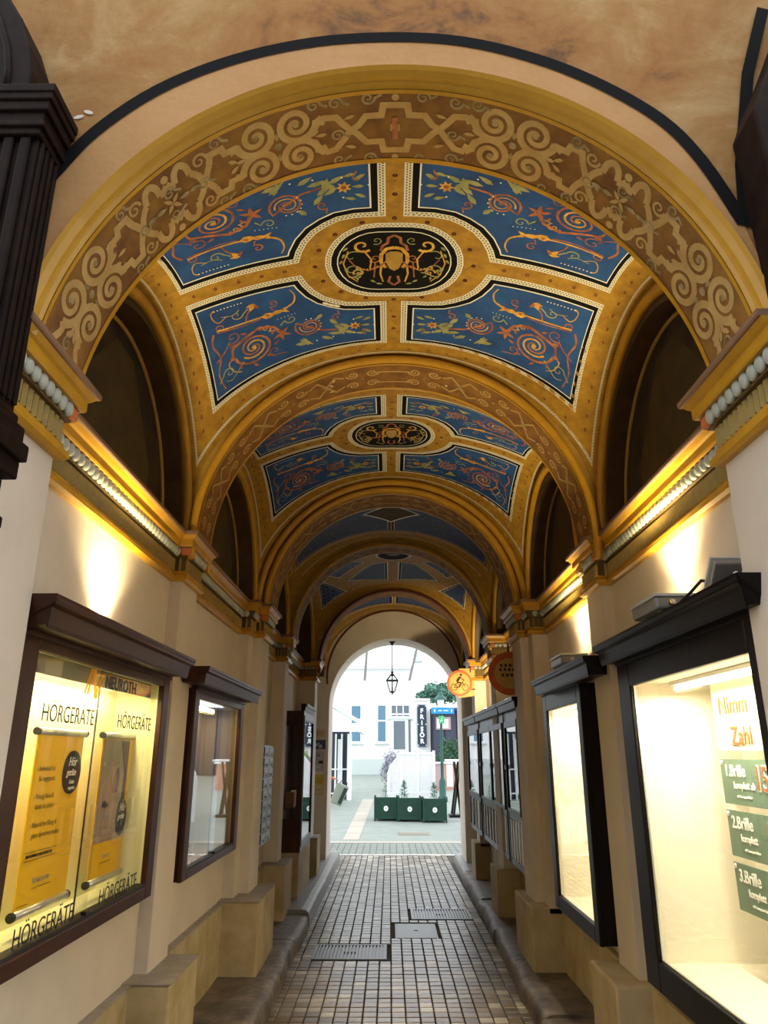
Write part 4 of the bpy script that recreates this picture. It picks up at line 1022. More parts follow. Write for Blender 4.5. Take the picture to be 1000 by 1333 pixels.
# ================================================================== SHOWCASES
def frame_rect(X0, X1, Y0, Y1, z0, z1, t, m, parent, wb=None, wt=None):
    """four mitred-looking frame members as separate parts"""
    wb = wb or t; wt = wt or t
    MB().box(X0, X1, Y0, Y0 + t, z0, z1).build('frame_stile', m, parent, bevel=.006)
    MB().box(X0, X1, Y1 - t, Y1, z0, z1).build('frame_stile', m, parent, bevel=.006)
    MB().box(X0, X1, Y0 + t, Y1 - t, z0, z0 + wb).build('frame_rail', m, parent, bevel=.006)
    MB().box(X0, X1, Y0 + t, Y1 - t, z1 - wt, z1).build('frame_rail', m, parent, bevel=.006)
def canopy(side, Xf, Xc, Y0, Y1, z0, z1, m, parent):
    s = side; h = z1 - z0; Xb = Xf + s * .02
    def X(d): return Xc + s * d
    prof = [(Xb, z0 + .01), (X(.045), z0 + .01), (X(.035), z0), (X(.03), z0 + .012), (X(.022), z0 + h * .62), (X(.004), z0 + h * .70), (X(.004), z0 + h * .78), (X(0), z0 + h * .9), (X(0), z1), (Xb, z1)]
    b = MB(); n = len(prof); e = .02
    vs = [(x, Y0, z) for x, z in prof] + [(x, Y1, z) for x, z in prof]
    vs = []
    for (x, z), k in zip(prof, range(n)):
        d = abs(x - Xb) / abs(Xc - Xb) if abs(Xc - Xb) > 0 else 0
        ins = (abs(x - Xc) if x != Xb else (0 if z > z0 + h * .75 else .03))
        vs.append((x, Y0 + ins, z))
    for (x, z), k in zip(prof, range(n)):
        ins = (abs(x - Xc) if x != Xb else (0 if z > z0 + h * .75 else .03))
        vs.append((x, Y1 - ins, z))
    b.add(vs, [tuple(range(n))[::-1], tuple(range(n, 2 * n))] + [(i, (i + 1) % n, n + (i + 1) % n, n + i) for i in range(n)])
    return b.build('canopy', m, parent)
def area(name, loc, rot, sx, sy, power, col, parent=None):
    l = bpy.data.lights.new(name, 'AREA'); l.shape = 'RECTANGLE'; l.size = sx; l.size_y = sy; l.energy = power; l.color = col
    o = bpy.data.objects.new(name, l); C.objects.link(o); o.location = loc; o.rotation_euler = rot
    if parent: o.parent = parent
    return o
def showcase(side, label, frame, glass, Xf, hole, depth, m, lining, back, canopyspec, power, col=WARM, tube=True, split=None, group=None):
    """frame=(Y0,Y1,z0,z1) outer, glass=(Y0,Y1,z0,z1)"""
    s = side; t = thing('showcase', label, 'showcase', (0, 0, 0))
    Y0, Y1, z0, z1 = frame; g0, g1, h0, h1 = glass
    Xin = (WLX if s < 0 else WRX)
    # s=+1 right wall: outward is +X
    Xw = Xin - s * .004
    Xd = Xf + s * .03
    MB().box(Xf, Xd, Y0, g0, z0, z1).build('frame_stile', m, t, bevel=.006)
    MB().box(Xf, Xd, g1, Y1, z0, z1).build('frame_stile', m, t, bevel=.006)
    MB().box(Xf, Xd, g0, g1, z0, h0).build('frame_rail', m, t, bevel=.006)
    MB().box(Xf, Xd, g0, g1, h1, z1).build('frame_rail', m, t, bevel=.006)
    for q0, q1 in ((Y0 + .004, Y0 + .02), (Y1 - .02, Y1 - .004)): MB().box(Xd, Xw, q0, q1, z0 + .004, z1 - .004).build('casing_side', m, t)
    for q0, q1 in ((z0 + .004, z0 + .02), (z1 - .02, z1 - .004)): MB().box(Xd, Xw, Y0 + .02, Y1 - .02, q0, q1).build('casing_board', m, t)
    Xw = Xd
    a0, a1, b0, b1 = hole; Xb = Xin + s * depth; e = .006
    a0 += e; a1 -= e; b0 += e; b1 -= e; th = .012
    MB().box(Xb, Xb + s * th, a0, a1, b0, b1).build('back_panel', back, t)
    MB().box(Xw, Xb, a0, a0 + th, b0, b1).build('side_lining', lining, t); MB().box(Xw, Xb, a1 - th, a1, b0, b1).build('side_lining', lining, t)
    MB().box(Xw, Xb, a0 + th, a1 - th, b0, b0 + th).build('floor_lining', lining, t); MB().box(Xw, Xb, a0 + th, a1 - th, b1 - th, b1).build('top_lining', lining, t)
    Xg = Xf + s * .022
    if split:
        y = split
        MB().box(Xg, Xg + s * .005, g0, y + .05, h0, h1).build('glass_pane', M['glass'], t); MB().box(Xg + s * .012, Xg + s * .017, y - .05, g1, h0, h1).build('glass_pane', M['glass'], t)
        MB().box(Xg + s * .011, Xg + s * .018, y - .0515, y - .0495, h0, h1).build('pane_edge', M['ink'], t)
        MB().box(Xf + s * .005, Xg + s * .03, g0, g1, h0 - .004, h0 + .012).build('sliding_track', M['ink'], t)
        MB().box(Xf + s * .002, Xg, y - .01, y + .03, h0 + .006, h0 + .024).build('lock', M['iron'], t)
    else:
        MB().box(Xg, Xg + s * .005, g0, g1, h0, h1).build('glass_pane', M['glass'], t)
        for yy in (g0, g1 - .006): MB().box(Xg - s * .003, Xg + s * .006, yy, yy + .006, h0, h1).build('silver_bead', M['silver'], t)
        MB().box(Xg - s * .003, Xg + s * .008, g0, g1, h0, h0 + .006).build('silver_bead', M['silver'], t)
    c = canopy(s, Xf, canopyspec[0], canopyspec[1], canopyspec[2], canopyspec[3], canopyspec[4], m, t)
    # plinth board between frame and canopy
    MB().box(Xf - s * .008, Xd, Y0 - .0, Y1 + .0, z1 - .012, canopyspec[3] + .012).build('frieze_board', m, t, bevel=.003)
    if tube:
        ty0, ty1 = a0 + .12, a1 - .12; xt = Xw + (Xb - Xw) * (.62 if s < 0 else .34)
        b = MB(); b.tube([(xt, ty0, b1 - .045), (xt, ty1, b1 - .045)], .012, 8); b.build('lamp_tube', M['tube'], t, smooth=True)
        MB().box(xt - .02, xt + .02, ty0 - .03, ty1 + .03, b1 - .03, b1 - .013).build('lamp_fitting', M['silver'], t)
        area('lamp', (xt - s * .01, (ty0 + ty1) / 2, b1 - .065), (0, 0, 0), .05, ty1 - ty0, power, col, t)
    return t
# left, lit, hearing-aid posters
sL1 = showcase(-1, 'lit dark-brown showcase on the left wall with two yellow posters, nearest the viewer', (2.33, 4.03, .975, 2.035), (2.49, 3.93, 1.035, 1.985), -1.19, CL1, .16, M['wood'], M['casecream'], M['casecream'],
               (-1.06, 2.28, 4.03, 2.03, 2.135), 5.0, (1.0, .80, .38), split=3.20)
MB().box(-1.262, -1.268, 2.47, 3.95, 1.925, 2.0).build('valance', M['valance'], sL1)
XG = -1.2095
text('HÖRGERÄTE', .062, (XG, 2.61, 1.757), 'L', M['ink'], sL1, sx=.93, off=-.0005)
text('HÖRGERÄTE', .062, (XG, 3.35, 1.757), 'L', M['ink'], sL1, sx=.93, off=-.0005)
text('HÖRGERÄTE', .062, (XG, 2.63, 1.05), 'L', M['ink'], sL1, sx=.93, off=-.0005)
text('HÖRGERÄTE', .062, (XG, 3.36, 1.05), 'L', M['ink'], sL1, sx=.93, off=-.0005)
text('NEUROTH', .052, (XG, 3.16, 1.915), 'L', M['ink'], sL1, sx=1.12, off=.0015)
b = MB()
for p in ([(2.955, 1.875), (3.005, 1.975), (3.03, 1.975), (3.06, 1.865), (3.115, 1.955)], [(2.985, 1.875), (3.02, 1.975), (3.045, 1.975), (3.075, 1.865), (3.13, 1.95)]):
    b.tube([(XG, y_, z_) for y_, z_ in p], .0032, 5)
b.build('emblem', M['logo'], sL1)
def rollup(Y0, Y1, z0, z1, X, label, second=False):
    t = thing('rollup_poster', label, 'poster'); w_ = Y1 - Y0
    MB().box(X, X + .004, Y0 + .012, Y1 - .012, z0, z1).build('poster_sheet', M['yellow'], t)
    for z_, r in ((z1 + .005, .014), (z0, .016)):
        b = MB(); b.tube([(X + .004, Y0, z_), (X + .004, Y1, z_)], r, 10); b.build('rail', M['silver'], t, smooth=True)
        for y_ in (Y0, Y1):
            b = MB(); b.tube([(X + .004, y_ - .006, z_), (X + .004, y_ + .006, z_)], r * 1.08, 10); b.build('end_cap', M['ink'], t)
    F_ = X + .0065
    if not second:
        for k, (l1, l2, z_) in enumerate((('› Individuell für', '   Sie angepasst.', 1.585), ('› Winzig klein &', '   kaum zu sehen.', 1.485), ('› Natürlicher Klang &', '   gutes Sprachverstehen.', 1.385))):
            text(l1, .020, (F_, Y0 + .04, z_), 'L', M['ink'], t, sx=.92, shear=.15, off=-.0004, ext=.0003); text(l2, .020, (F_, Y0 + .04, z_ - .036), 'L', M['ink'], t, sx=.92, shear=.15, off=-.0004, ext=.0003)
        def disc(y, z, ry, rz):
            b = MB(); b.prism([(y + ry * math.cos(i * PI / 16), z + rz * math.sin(i * PI / 16)) for i in range(32)], 'x', X + .002, X + .010); b.build('badge', M['ink'], t)
        disc(3.215, 1.575, .085, .085)
        text('Hör', .036, (X + .0115, 3.165, 1.60), 'L', M['whitetext'], t, shear=.3, sx=.9); text('geräte', .028, (X + .0115, 3.155, 1.562), 'L', M['whitetext'], t, shear=.3, sx=.9)
        text('Liebe', .016, (X + .0115, 3.19, 1.53), 'L', M['whitetext'], t, shear=.3); text('angebot', .014, (X + .0115, 3.185, 1.508), 'L', M['whitetext'], t, shear=.3)
        for z_ in (1.30, 1.272): MB().box(F_ - .003, F_, Y0 + .04, Y0 + .30, z_, z_ + .0012).build('rule', M['ink'], t)
        text('IHR HÖRAKUSTIKER BERÄT SIE', .011, (F_, Y0 + .045, 1.282), 'L', M['ink'], t)
        text('NEUROTH', .016, (F_, Y0 + .16, 1.19), 'L', M['silver'], t); b = MB().box(F_ - .002, F_, Y0 + .13, Y0 + .15, 1.188, 1.208); b.build('mark', M['silver'], t)
        MB().box(F_ - .003, F_, Y0 + .13, Y0 + .29, 1.172, 1.1732).build('rule', M['ink'], t); MB().box(F_ - .003, F_, Y0 + .03, Y0 + .11, 1.125, 1.1262).build('rule', M['ink'], t)
    else:
        MB().box(X + .003, X + .0055, Y0 + .03, Y1 - .05, z0 + .16, z1 - .012).build('photo_print', M['photo'], t)
        b = MB(); b.prism([(Y0 + .05, z0 + .17), (Y0 + .06, z0 + .40), (Y0 + .14, z0 + .46), (Y0 + .20, z0 + .42), (Y0 + .24, z0 + .34), (Y0 + .30, z0 + .30), (Y0 + .36, z0 + .28), (Y0 + .42, z0 + .17)], 'x', X + .005, X + .0075); b.build('shoulder_print', M['skinprint'], t)
        b = MB(); b.prism([(Y0 + .26, z1 - .02), (Y1 - .06, z1 - .02), (Y1 - .06, z0 + .30), (Y1 - .10, z0 + .33), (Y0 + .34, z0 + .45)], 'x', X + .005, X + .008); b.build('hair_print', M['hairprint'], t)
        b = MB(); b.tube([(X + .009, Y0 + .22 + .045 * math.cos(a_), z0 + .43 + .055 * math.sin(a_)) for a_ in [i * PI / 10 for i in range(-4, 15)]], .008, 6); b.build('ear_print', M['skinprint'], t)
        b = MB(); b.prism([(Y0 + .18 + .05 * math.cos(i * PI / 8), z0 + .42 + .07 * math.sin(i * PI / 8)) for i in range(16)], 'x', X + .006, X + .0085); b.build('cheek_print', M['skinprint'], t)
        b = MB(); b.prism([(3.865 + .068 * math.cos(i * PI / 16), 1.355 + .085 * math.sin(i * PI / 16)) for i in range(32)], 'x', X + .007, X + .011); b.build('badge', M['ink'], t)
        text('Hör', .036, (X + .0125, 3.825, 1.38), 'L', M['whitetext'], t, shear=.3, sx=.9); text('geräte', .026, (X + .0125, 3.815, 1.345), 'L', M['whitetext'], t, shear=.3, sx=.9)
        text('Alles', .030, (X + .010, Y0 + .07, z0 + .31), 'L', M['notice_blue'], t); text('hören', .030, (X + .010, Y0 + .07, z0 + .26), 'L', M['notice_grey'], t)
        text('NEUROTH', .014, (F_, Y0 + .16, z0 + .09), 'L', M['silver'], t); MB().box(F_ - .003, F_, Y0 + .13, Y0 + .27, z0 + .07, z0 + .0712).build('rule', M['ink'], t)
    return t
# the posters hang just in front of the back panel, inside the first left showcase
rollup(2.86, 3.32, 1.10, 1.725, -1.335, 'yellow roll-up poster with black round badge and three lines of text, left in lit showcase')
p2 = rollup(3.52, 3.95, 1.10, 1.725, -1.335, 'roll-up poster with ear photograph and yellow foot, right in lit showcase', True)
# left, second showcase (dim, brown curtain)
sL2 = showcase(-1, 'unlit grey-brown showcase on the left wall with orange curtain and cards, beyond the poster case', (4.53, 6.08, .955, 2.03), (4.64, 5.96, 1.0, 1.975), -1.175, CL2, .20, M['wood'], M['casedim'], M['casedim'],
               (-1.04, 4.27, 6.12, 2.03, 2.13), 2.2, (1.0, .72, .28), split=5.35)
b = MB(); n = 40; vs = []
for i in range(n + 1):
    y_ = 4.62 + .42 * i / n; x_ = -1.31 + .012 * math.sin(i * 1.3); vs += [(x_, y_, 1.02), (x_, y_, 1.93)]
b.add(vs, [(2 * i, 2 * i + 1, 2 * i + 3, 2 * i + 2) for i in range(n)])
cu = b.build('curtain', M['casebrown'], smooth=True); tag(cu, 'orange-brown curtain hanging inside the unlit left showcase', 'curtain'); m_ = cu.modifiers.new('s', 'SOLIDIFY'); m_.thickness = .004
for i, (y_, z_, l_, c_) in enumerate(((4.80, 1.0, 'small white card standing nearest in the unlit left showcase', 'whitetext'), (4.92, 1.0, 'small cream card standing second in the unlit left showcase', 'acrylic'))):
    b = MB(); b.add([(-1.215, y_, 1.0), (-1.215, y_ + .09, 1.0), (-1.24, y_ + .09, 1.09), (-1.24, y_, 1.09), (-1.27, y_, 1.0), (-1.27, y_ + .09, 1.0)], [(0, 1, 2, 3), (3, 2, 5, 4)])
    tag(b.build('card', M[c_]), l_, 'card')
# right, two lit empty showcases
sR1 = showcase(1, 'brightly lit near-black showcase on the right wall holding price boards, nearest the viewer', (2.33, 3.87, .65, 2.09), (2.44, 3.69, .775, 1.965), 1.185, CR1, .36, M['blackwood'], M['casewhite'], M['casewhite'],
               (1.09, 2.24, 3.95, 2.085, 2.19), 8.5, (1.0, .90, .68))
sR2 = showcase(1, 'brightly lit empty showcase with bluish canopy on the right wall, second from the viewer', (4.63, 5.78, .62, 2.07), (4.73, 5.66, .71, 1.95), 1.175, CR2, .36, M['blackwood'], M['casewhite'], M['casewhite'],
               (1.06, 4.05, 5.60, 2.05, 2.16), 7.5, (1.0, .88, .62))
# price board in right case
XB = 1.50
t = thing('price_board', 'cream board with orange Nimm and Zahl lettering in the lit right showcase', 'board')
MB().box(XB, XB + .006, 2.5, 3.50, 1.66, 2.0).build('board_sheet', M['acrylic'], t)
text('Nimm', .078, (XB - .004, 3.44, 1.815), 'R', M['orangetext'], t, off=0, ext=.0012); text('Zahl', .078, (XB - .004, 3.35, 1.685), 'R', M['orangetext'], t, off=0, ext=.0012)
for y_, z_ in ((3.46, 1.965),):
    b = MB(); b.lathe([(0, .006), (.008, .005), (.011, .0)], 0, 0, 10); o = b.build('screw_cap', M['silver'], t); o.rotation_euler = (0, -PI / 2, 0); o.location = (XB, y_, z_)
for k, (z0_, l1, l2, big, lab) in enumerate(((1.44, '1.Brille', 'komplett ab', '150', 'green price board reading 1.Brille 150, topmost of three'), (1.23, '2.Brille', 'komplett', '0', 'green price board reading 2.Brille 0, middle of three'), (1.02, '3.Brille', 'komplett', '', 'green price board reading 3.Brille, lowest of three'))):
    t = thing('price_board', lab, 'board', group='green price boards in the right showcase')
    MB().box(XB - .01, XB - .004, 2.5, 3.48, z0_, z0_ + .185).build('board_sheet', M['greenboard'], t)
    text(l1, .048, (XB - .0115, 3.44, z0_ + .115), 'R', M['whitetext'], t, off=.001); text(l2, .028, (XB - .0115, 3.37, z0_ + .066), 'R', M['whitetext'], t, off=.0006)
    text('inkl. Fassung und Gläser', .010, (XB - .0115, 3.35, z0_ + .030), 'R', M['whitetext'], t)
    if big: text(big, .098, (XB - .0115, 3.165 if big == '150' else 3.13, z0_ + .065), 'R', M['whitetext'], t, 'numeral_outline', off=.004, sx=.85)
    if big: text(big, .098, (XB - .0145, 3.165 if big == '150' else 3.13, z0_ + .065), 'R', M['orangetext'], t, 'numeral', off=-.001, sx=.85)
    b = MB(); b.lathe([(0, .006), (.008, .005), (.011, .0)], 0, 0, 10); o = b.build('screw_cap', M['silver'], t); o.rotation_euler = (0, -PI / 2, 0); o.location = (XB - .01, 3.465, z0_ + .17)

# ---- floodlights on the right canopies
def flood(loc, rz, tilt, label, lit=True, power=60, aim=(0.18, 0, 1), sc=1.0, spot=125):
    t = thing('floodlight', label, 'floodlight', loc, 'floodlights on the right canopies', rz); t.scale = (sc, sc, sc)
    R = Matrix.Rotation(tilt, 4, 'X')
    b = MB(); b.box(-.085, .085, -.16, .16, .03, .085); o = b.build('housing', M['lampmetal'], t, bevel=.012); o.data.transform(R)
    b = MB(); b.box(-.09, .09, -.165, .165, .083, .098); o = b.build('rim', M['lamppale'], t, bevel=.003); o.data.transform(R)
    b = MB(); b.box(-.07, .07, -.14, .14, .096, .100); o = b.build('lens', M['lens'] if lit else M['lamppale'], t); o.data.transform(R)
    for y_ in (-.10, .10):
        b = MB(); b.tube([(-.05, y_, 0), (-.05, y_, .035), (-.03, y_, .05)], .006, 6); b.build('bracket', M['lamppale'], t)
        b = MB(); b.tube([(.05, y_, 0), (.05, y_, .035), (.03, y_, .05)], .006, 6); b.build('bracket', M['lamppale'], t)
    b = MB(); b.tube([(-.02, -.165, .055), (-.02, -.185, .055)], .013, 8); b.build('cable_gland', M['whitetext'], t, smooth=True)
    if lit:
        l = bpy.data.lights.new('lamp', 'SPOT'); l.energy = power; l.color = (1.0, .80, .42); l.spot_size = math.radians(spot); l.spot_blend = 1.0; l.shadow_soft_size = .05
        lo = bpy.data.objects.new('lamp', l); C.objects.link(lo); lo.parent = t; lo.location = (.035, 0, .115)
        d_ = Vector(aim); d_.rotate(Matrix.Rotation(-rz, 3, 'Z')); lo.rotation_euler = d_.to_track_quat('-Z', 'Y').to_euler()
    return t
flood((1.215, 3.22, 2.20), 0, 0.0, 'flat grey floodlight lying on the nearest right canopy, its far lamp', True, 46, (-.02, .0, 1))
flood((1.20, 2.55, 2.20), 0, math.radians(-48), 'tilted grey floodlight with pale open face on the nearest right canopy', False, 0, (-.2, .3, 1), .62)
b = MB(); b.tube([(1.18, 3.02, 2.26), (1.15, 2.95, 2.23), (1.15, 2.88, 2.21), (1.17, 2.80, 2.24), (1.18, 2.70, 2.27), (1.19, 2.62, 2.24)], .006, 6)
tag(b.build('cable', M['cable'], smooth=True), 'black cable looping between the two floodlights on the nearest canopy', 'cable')
flood((1.20, 4.95, 2.17), 0, 0.0, 'silver floodlight on the bluish canopy of the second right showcase', True, 40, (-.02, .1, 1))
# uplights hidden behind the left canopy (the wash on the wall shows them)
def hidden_flood(loc, label, power, aim):
    t = thing('floodlight', label, 'floodlight', loc, 'floodlights on the left canopies')
    MB().box(-.035, .035, -.12, .12, 0, .03).build('housing', M['lampmetal'], t, bevel=.006)
    MB().box(-.03, .03, -.115, .115, .029, .034).build('lens', M['lens'], t)
    l = bpy.data.lights.new('lamp', 'SPOT'); l.energy = power; l.color = (1.0, .80, .42); l.spot_size = math.radians(125); l.spot_blend = 1.0; l.shadow_soft_size = .05
    lo = bpy.data.objects.new('lamp', l); C.objects.link(lo); lo.parent = t; lo.location = (-.035, 0, .04); lo.rotation_euler = Vector(aim).to_track_quat('-Z', 'Y').to_euler()
hidden_flood((-1.17, 3.18, 2.136), 'flat floodlight behind the brown canopy of the poster showcase', 46, (.03, 0, 1))
# ------------------------------------------------------------------ right side: three glazed notice cabinets with balusters
def glazed_unit(Y0, Y1, cY0, cY1, nd, label, nb):
    t = thing('glazed_cabinet', label, 'cabinet', (0, 0, 0), 'glazed cabinets with balusters on the right wall'); X = 1.15; m = M['blackwood']
    Xb = WRX - .006; z0, z1 = .66, 2.04
    MB().box(Xb - .012, Xb, Y0, Y1, z0, z1).build('back_panel', M['casecream'] if nb == 3 else M['lunettebrown'], t)
    for y_ in (Y0, Y1 - .045): MB().box(X, Xb - .012, y_, y_ + .045, z0, z1).build('side_post', m, t, bevel=.005)
    for a, c in ((z0, .72), (1.06, 1.12), (1.94, z1)): MB().box(X + .004, Xb - .012, Y0 + .045, Y1 - .045, a, c).build('rail', m, t, bevel=.005)
    w_ = (Y1 - Y0 - .09) / nd
    for k in range(nd):
        a = Y0 + .045 + k * w_; d = MB(); c = a + w_; q = .035
        d.box(X - .012, X + .015, a + .003, a + q, 1.12, 1.945); d.box(X - .012, X + .015, c - q, c - .003, 1.12, 1.945); d.box(X - .012, X + .015, a + q, c - q, 1.12, 1.12 + q); d.box(X - .012, X + .015, a + q, c - q, 1.945 - .06, 1.945)
        dd = d.build('door', m, t, bevel=.003)
        MB().box(X, X + .004, a + q, c - q, 1.12 + q, 1.885).build('glass_pane', M['glass'], dd)
        MB().box(X - .025, X - .012, c - .03, c - .015, 1.5, 1.54).build('handle', M['silver'], dd)
    for k in range(nb):
        y_ = Y0 + .045 + (Y1 - Y0 - .09) * (k + .5) / nb
        MB().box(X + .0, X + .03, y_ - .03, y_ + .03, .72, 1.06).build('baluster', M['lamppale'], t, bevel=.008)  # pale grey puts the sky reflections on the dark bars into their colour
    canopy(1, X, 1.075, cY0, cY1, 2.03, 2.125, m, t)
    b = MB().box(X + .03, Xb - .012, Y0 + .1, Y1 - .1, 1.9, 1.93); b.build('lamp_fitting', M['silver'], t)
    return t
glazed_unit(6.80, 7.62, 6.62, 7.68, 1, 'black glazed cabinet with balusters, nearest of three, half behind the pilaster', 5)
glazed_unit(7.70, 9.72, 7.71, 9.80, 2, 'black double-door glazed cabinet with balusters, middle of three', 8)
glazed_unit(9.86, 11.20, 9.83, 11.25, 1, 'black glazed cabinet with yellowish back, farthest of three near the exit arch', 3)
# lamp near the exit, above the farthest cabinet
def small_lamp(loc, label, power, aim, spot=110):
    t = thing('floodlight', label, 'floodlight', loc, 'floodlights on the right canopies')
    MB().box(-.05, .05, -.08, .08, 0, .04).build('housing', M['lampmetal'], t, bevel=.006); MB().box(-.04, .04, -.07, .07, .04, .046).build('lens', M['lens'], t)
    l = bpy.data.lights.new('lamp', 'SPOT'); l.energy = power; l.color = (1.0, .78, .42); l.spot_size = math.radians(spot); l.spot_blend = 1.0; l.shadow_soft_size = .05
    lo = bpy.data.objects.new('lamp', l); C.objects.link(lo); lo.parent = t; lo.location = (0, 0, .08); lo.rotation_euler = Vector(aim).to_track_quat('-Z', 'Y').to_euler()
small_lamp((1.20, 9.2, 2.126), 'small floodlight on the middle cabinet lighting the cyclist sign and end wall', 44, (-.10, 1, .52), 95)
small_lamp((1.22, 7.62, 2.126), 'small floodlight behind the big round sign lighting the capital', 5, (.0, .8, 1), 90)

# ------------------------------------------------------------------ left side: letter boxes, tall cabinet, notices
t = thing('letter_boxes', 'stack of steel letter boxes on the left wall between two pilasters', 'letter box', (0, 0, 0))
MB().box(-1.185, WLX + .004, 7.18, 7.74, .84, 1.72).build('cabinet', M['steelbox'], t, bevel=.004)
for k in range(9):
    z_ = .86 + k * .095
    for c in range(2):
        y_ = 7.195 + c * .27
        d = MB().box(-1.172, -1.188, y_, y_ + .26, z_, z_ + .085).build('flap', M['steelbox'], t, bevel=.003)
        b = MB(); b.tube([(-1.17, y_ + .13, z_ + .02), (-1.158, y_ + .13, z_ + .02)], .010, 8); b.build('lock', M['silver'], d)
        MB().box(-1.1715, -1.1735, y_ + .05, y_ + .21, z_ + .05, z_ + .07).build('name_slot', M['lampmetal'], d)
t = thing('display_cabinet', 'tall dark wooden display cabinet projecting from the left wall near the exit', 'cabinet', (0, 0, 0)); X = -.995; m = M['wood']
y0, y1, z0, z1 = 8.78, 9.92, .61, 2.12
MB().box(WLX + .005, WLX + .02, y0, y1, z0, z1).build('back_panel', m, t)
b = MB(); b.box(WLX + .02, X - .0, y0, y0 + .03, z0, .95); b.box(WLX + .02, X, y0, y0 + .03, 1.95, z1); b.box(WLX + .02, WLX + .08, y0, y0 + .03, .95, 1.95); b.box(X - .06, X, y0, y0 + .03, .95, 1.95); b.build('side_frame', m, t)
MB().box(WLX + .08, X - .06, y0 + .01, y0 + .015, .95, 1.95).build('side_glass', M['glass'], t)
MB().box(WLX + .02, X, y1 - .03, y1, z0, z1).build('side_frame', m, t); MB().box(WLX + .02, X, y0 + .03, y1 - .03, z0, z0 + .05).build('bottom_board', m, t); MB().box(WLX + .02, X, y0 + .03, y1 - .03, z1 - .05, z1).build('top_board', m, t)
d = MB()
for a in ((y0 + .03, y0 + .09, z0 + .05, z1 - .05), (y1 - .09, y1 - .03, z0 + .05, z1 - .05), (y0 + .09, y1 - .09, z0 + .05, z0 + .11), (y0 + .09, y1 - .09, z1 - .11, z1 - .05)): d.box(X - .025, X + .008, *a)
dd = d.build('door', M['blackwood'], t, bevel=.004); MB().box(X - .01, X - .005, y0 + .09, y1 - .09, z0 + .11, z1 - .11).build('glass_pane', M['glass'], dd)
MB().box(WLX + .02, X - .03, y0 + .05, y1 - .05, 1.05, 1.06).build('shelf', m, t)
canopy(-1, X - .02, X + .035, y0 + .01, y1 + .02, z1 - .01, z1 + .08, M['wood'], t)
for (y_, c_, l_) in ((8.95, 'casebrown', 'orange-brown box on the shelf of the tall display cabinet'), (9.4, 'whitetext', 'pale box on the shelf of the tall display cabinet')):
    tag(MB().box(-1.2, -1.1, y_, y_ + .16, 1.06, 1.22).build('box', M[c_], bevel=.004), l_, 'box')
MB().box(-1.0, WLX - .01, 8.76, 9.95, .02, .605).build('plinth', M['plinth'], wl, bevel=.01)
def notice(X0, X1, z0_, z1_, m, name, label, cat, extra=None, d=.006):
    t = thing(name, label, cat); Y = EW0
    MB().box(X0, X1, Y - d, Y, z0_, z1_).build('panel', m, t, bevel=.001 if d < .02 else .006)
    if extra: extra(t, Y - d - .001)
    return t
def ln(t, Y, X0, X1, zs, m): 
    for z_ in zs: MB().box(X0, X1, Y - .001, Y + .001, z_, z_ + .006).build('printed_line', m, t)
notice(-1.17, -1.0, 1.88, 2.01, M['notice_cream'], 'notice', 'cream paper notice, topmost on the end wall left of the arch', 'notice', lambda t, Y: ln(t, Y, -1.14, -1.03, (1.92, 1.945, 1.97), M['rosette']))
def ph(t, Y):
    for x_, z_, r in ((-1.13, 1.77, .02), (-1.07, 1.75, .03), (-1.10, 1.79, .016)):
        b = MB(); b.prism([(x_ + r * math.cos(i * PI / 5), z_ + r * math.sin(i * PI / 5)) for i in range(10)], 'y', Y - .001, Y + .001); b.build('printed_spot', M['notice_grey'], t)
notice(-1.17, -.99, 1.71, 1.845, M['notice_blue'], 'notice', 'dark blue printed notice, second from top on the end wall', 'notice', ph)
def ic(t, Y):
    MB().box(-1.12, -1.07, Y - .006, Y, 1.60, 1.63).build('display', M['pane_grey'], t); MB().box(-1.09, -1.02, Y - .005, Y, 1.50, 1.54).build('slot', M['ink'], t)
    for k in range(3): MB().box(-1.15 + .03 * k, -1.13 + .03 * k, Y - .008, Y, 1.44, 1.46).build('button', M['silver'], t)
notice(-1.17, -1.02, 1.39, 1.665, M['notice_grey'], 'intercom', 'grey plastic intercom panel on the end wall between blue and yellow notices', 'intercom', ic, .03)
notice(-1.17, -1.0, 1.05, 1.34, M['notice_yellow'], 'notice', 'yellow paper notice, lowest on the end wall left of the arch', 'notice', lambda t, Y: (ln(t, Y, -1.14, -1.03, (1.28, 1.25, 1.22, 1.12), M['rosette']), MB().box(-1.17, -1.0, Y - .001, Y, 1.06, 1.19).build('lower_sheet', M['notice_cream'], t)))

# ------------------------------------------------------------------ round signs, lantern
t = thing('round_sign', 'small red-rimmed round sign with cyclist, hanging at the right of the exit arch', 'sign', (.965, 10.26, 2.565)); r = .175
def dsc(r0, y0_, y1_, m, name, par, n=40):
    b = MB(); b.prism([(r0 * math.cos(i * 2 * PI / n), r0 * math.sin(i * 2 * PI / n)) for i in range(n)], 'y', y0_, y1_); return b.build(name, m, par)
dsc(r, .0, .012, M['signred'], 'rim', t); dsc(r * .82, -.003, .0, M['signyellow'], 'face', t)
b = MB(); b.prism([(-.02, -.20), (.20, -.17), (.22, .20), (.0, .2)], 'y', .014, .020); b.build('back_plate', M['signyellow'], t)
b = MB()
for cx_ in (-.075, .075): b.tube([(cx_ + .042 * math.cos(i * PI / 10), -.005, -.055 + .042 * math.sin(i * PI / 10)) for i in range(20)], .0045, 5, closed=True)
for seg in ([(-.075, -.055), (-.03, .01), (.045, .01), (.075, -.055)], [(-.03, .01), (-.005, -.055), (.045, .01)], [(-.075, -.055), (-.005, -.055)], [(.045, .01), (.05, .035), (.07, .035)]):
    b.tube([(x_, -.005, z_) for x_, z_ in seg], .0045, 5)
b.build('bicycle_symbol', M['signink'], t)
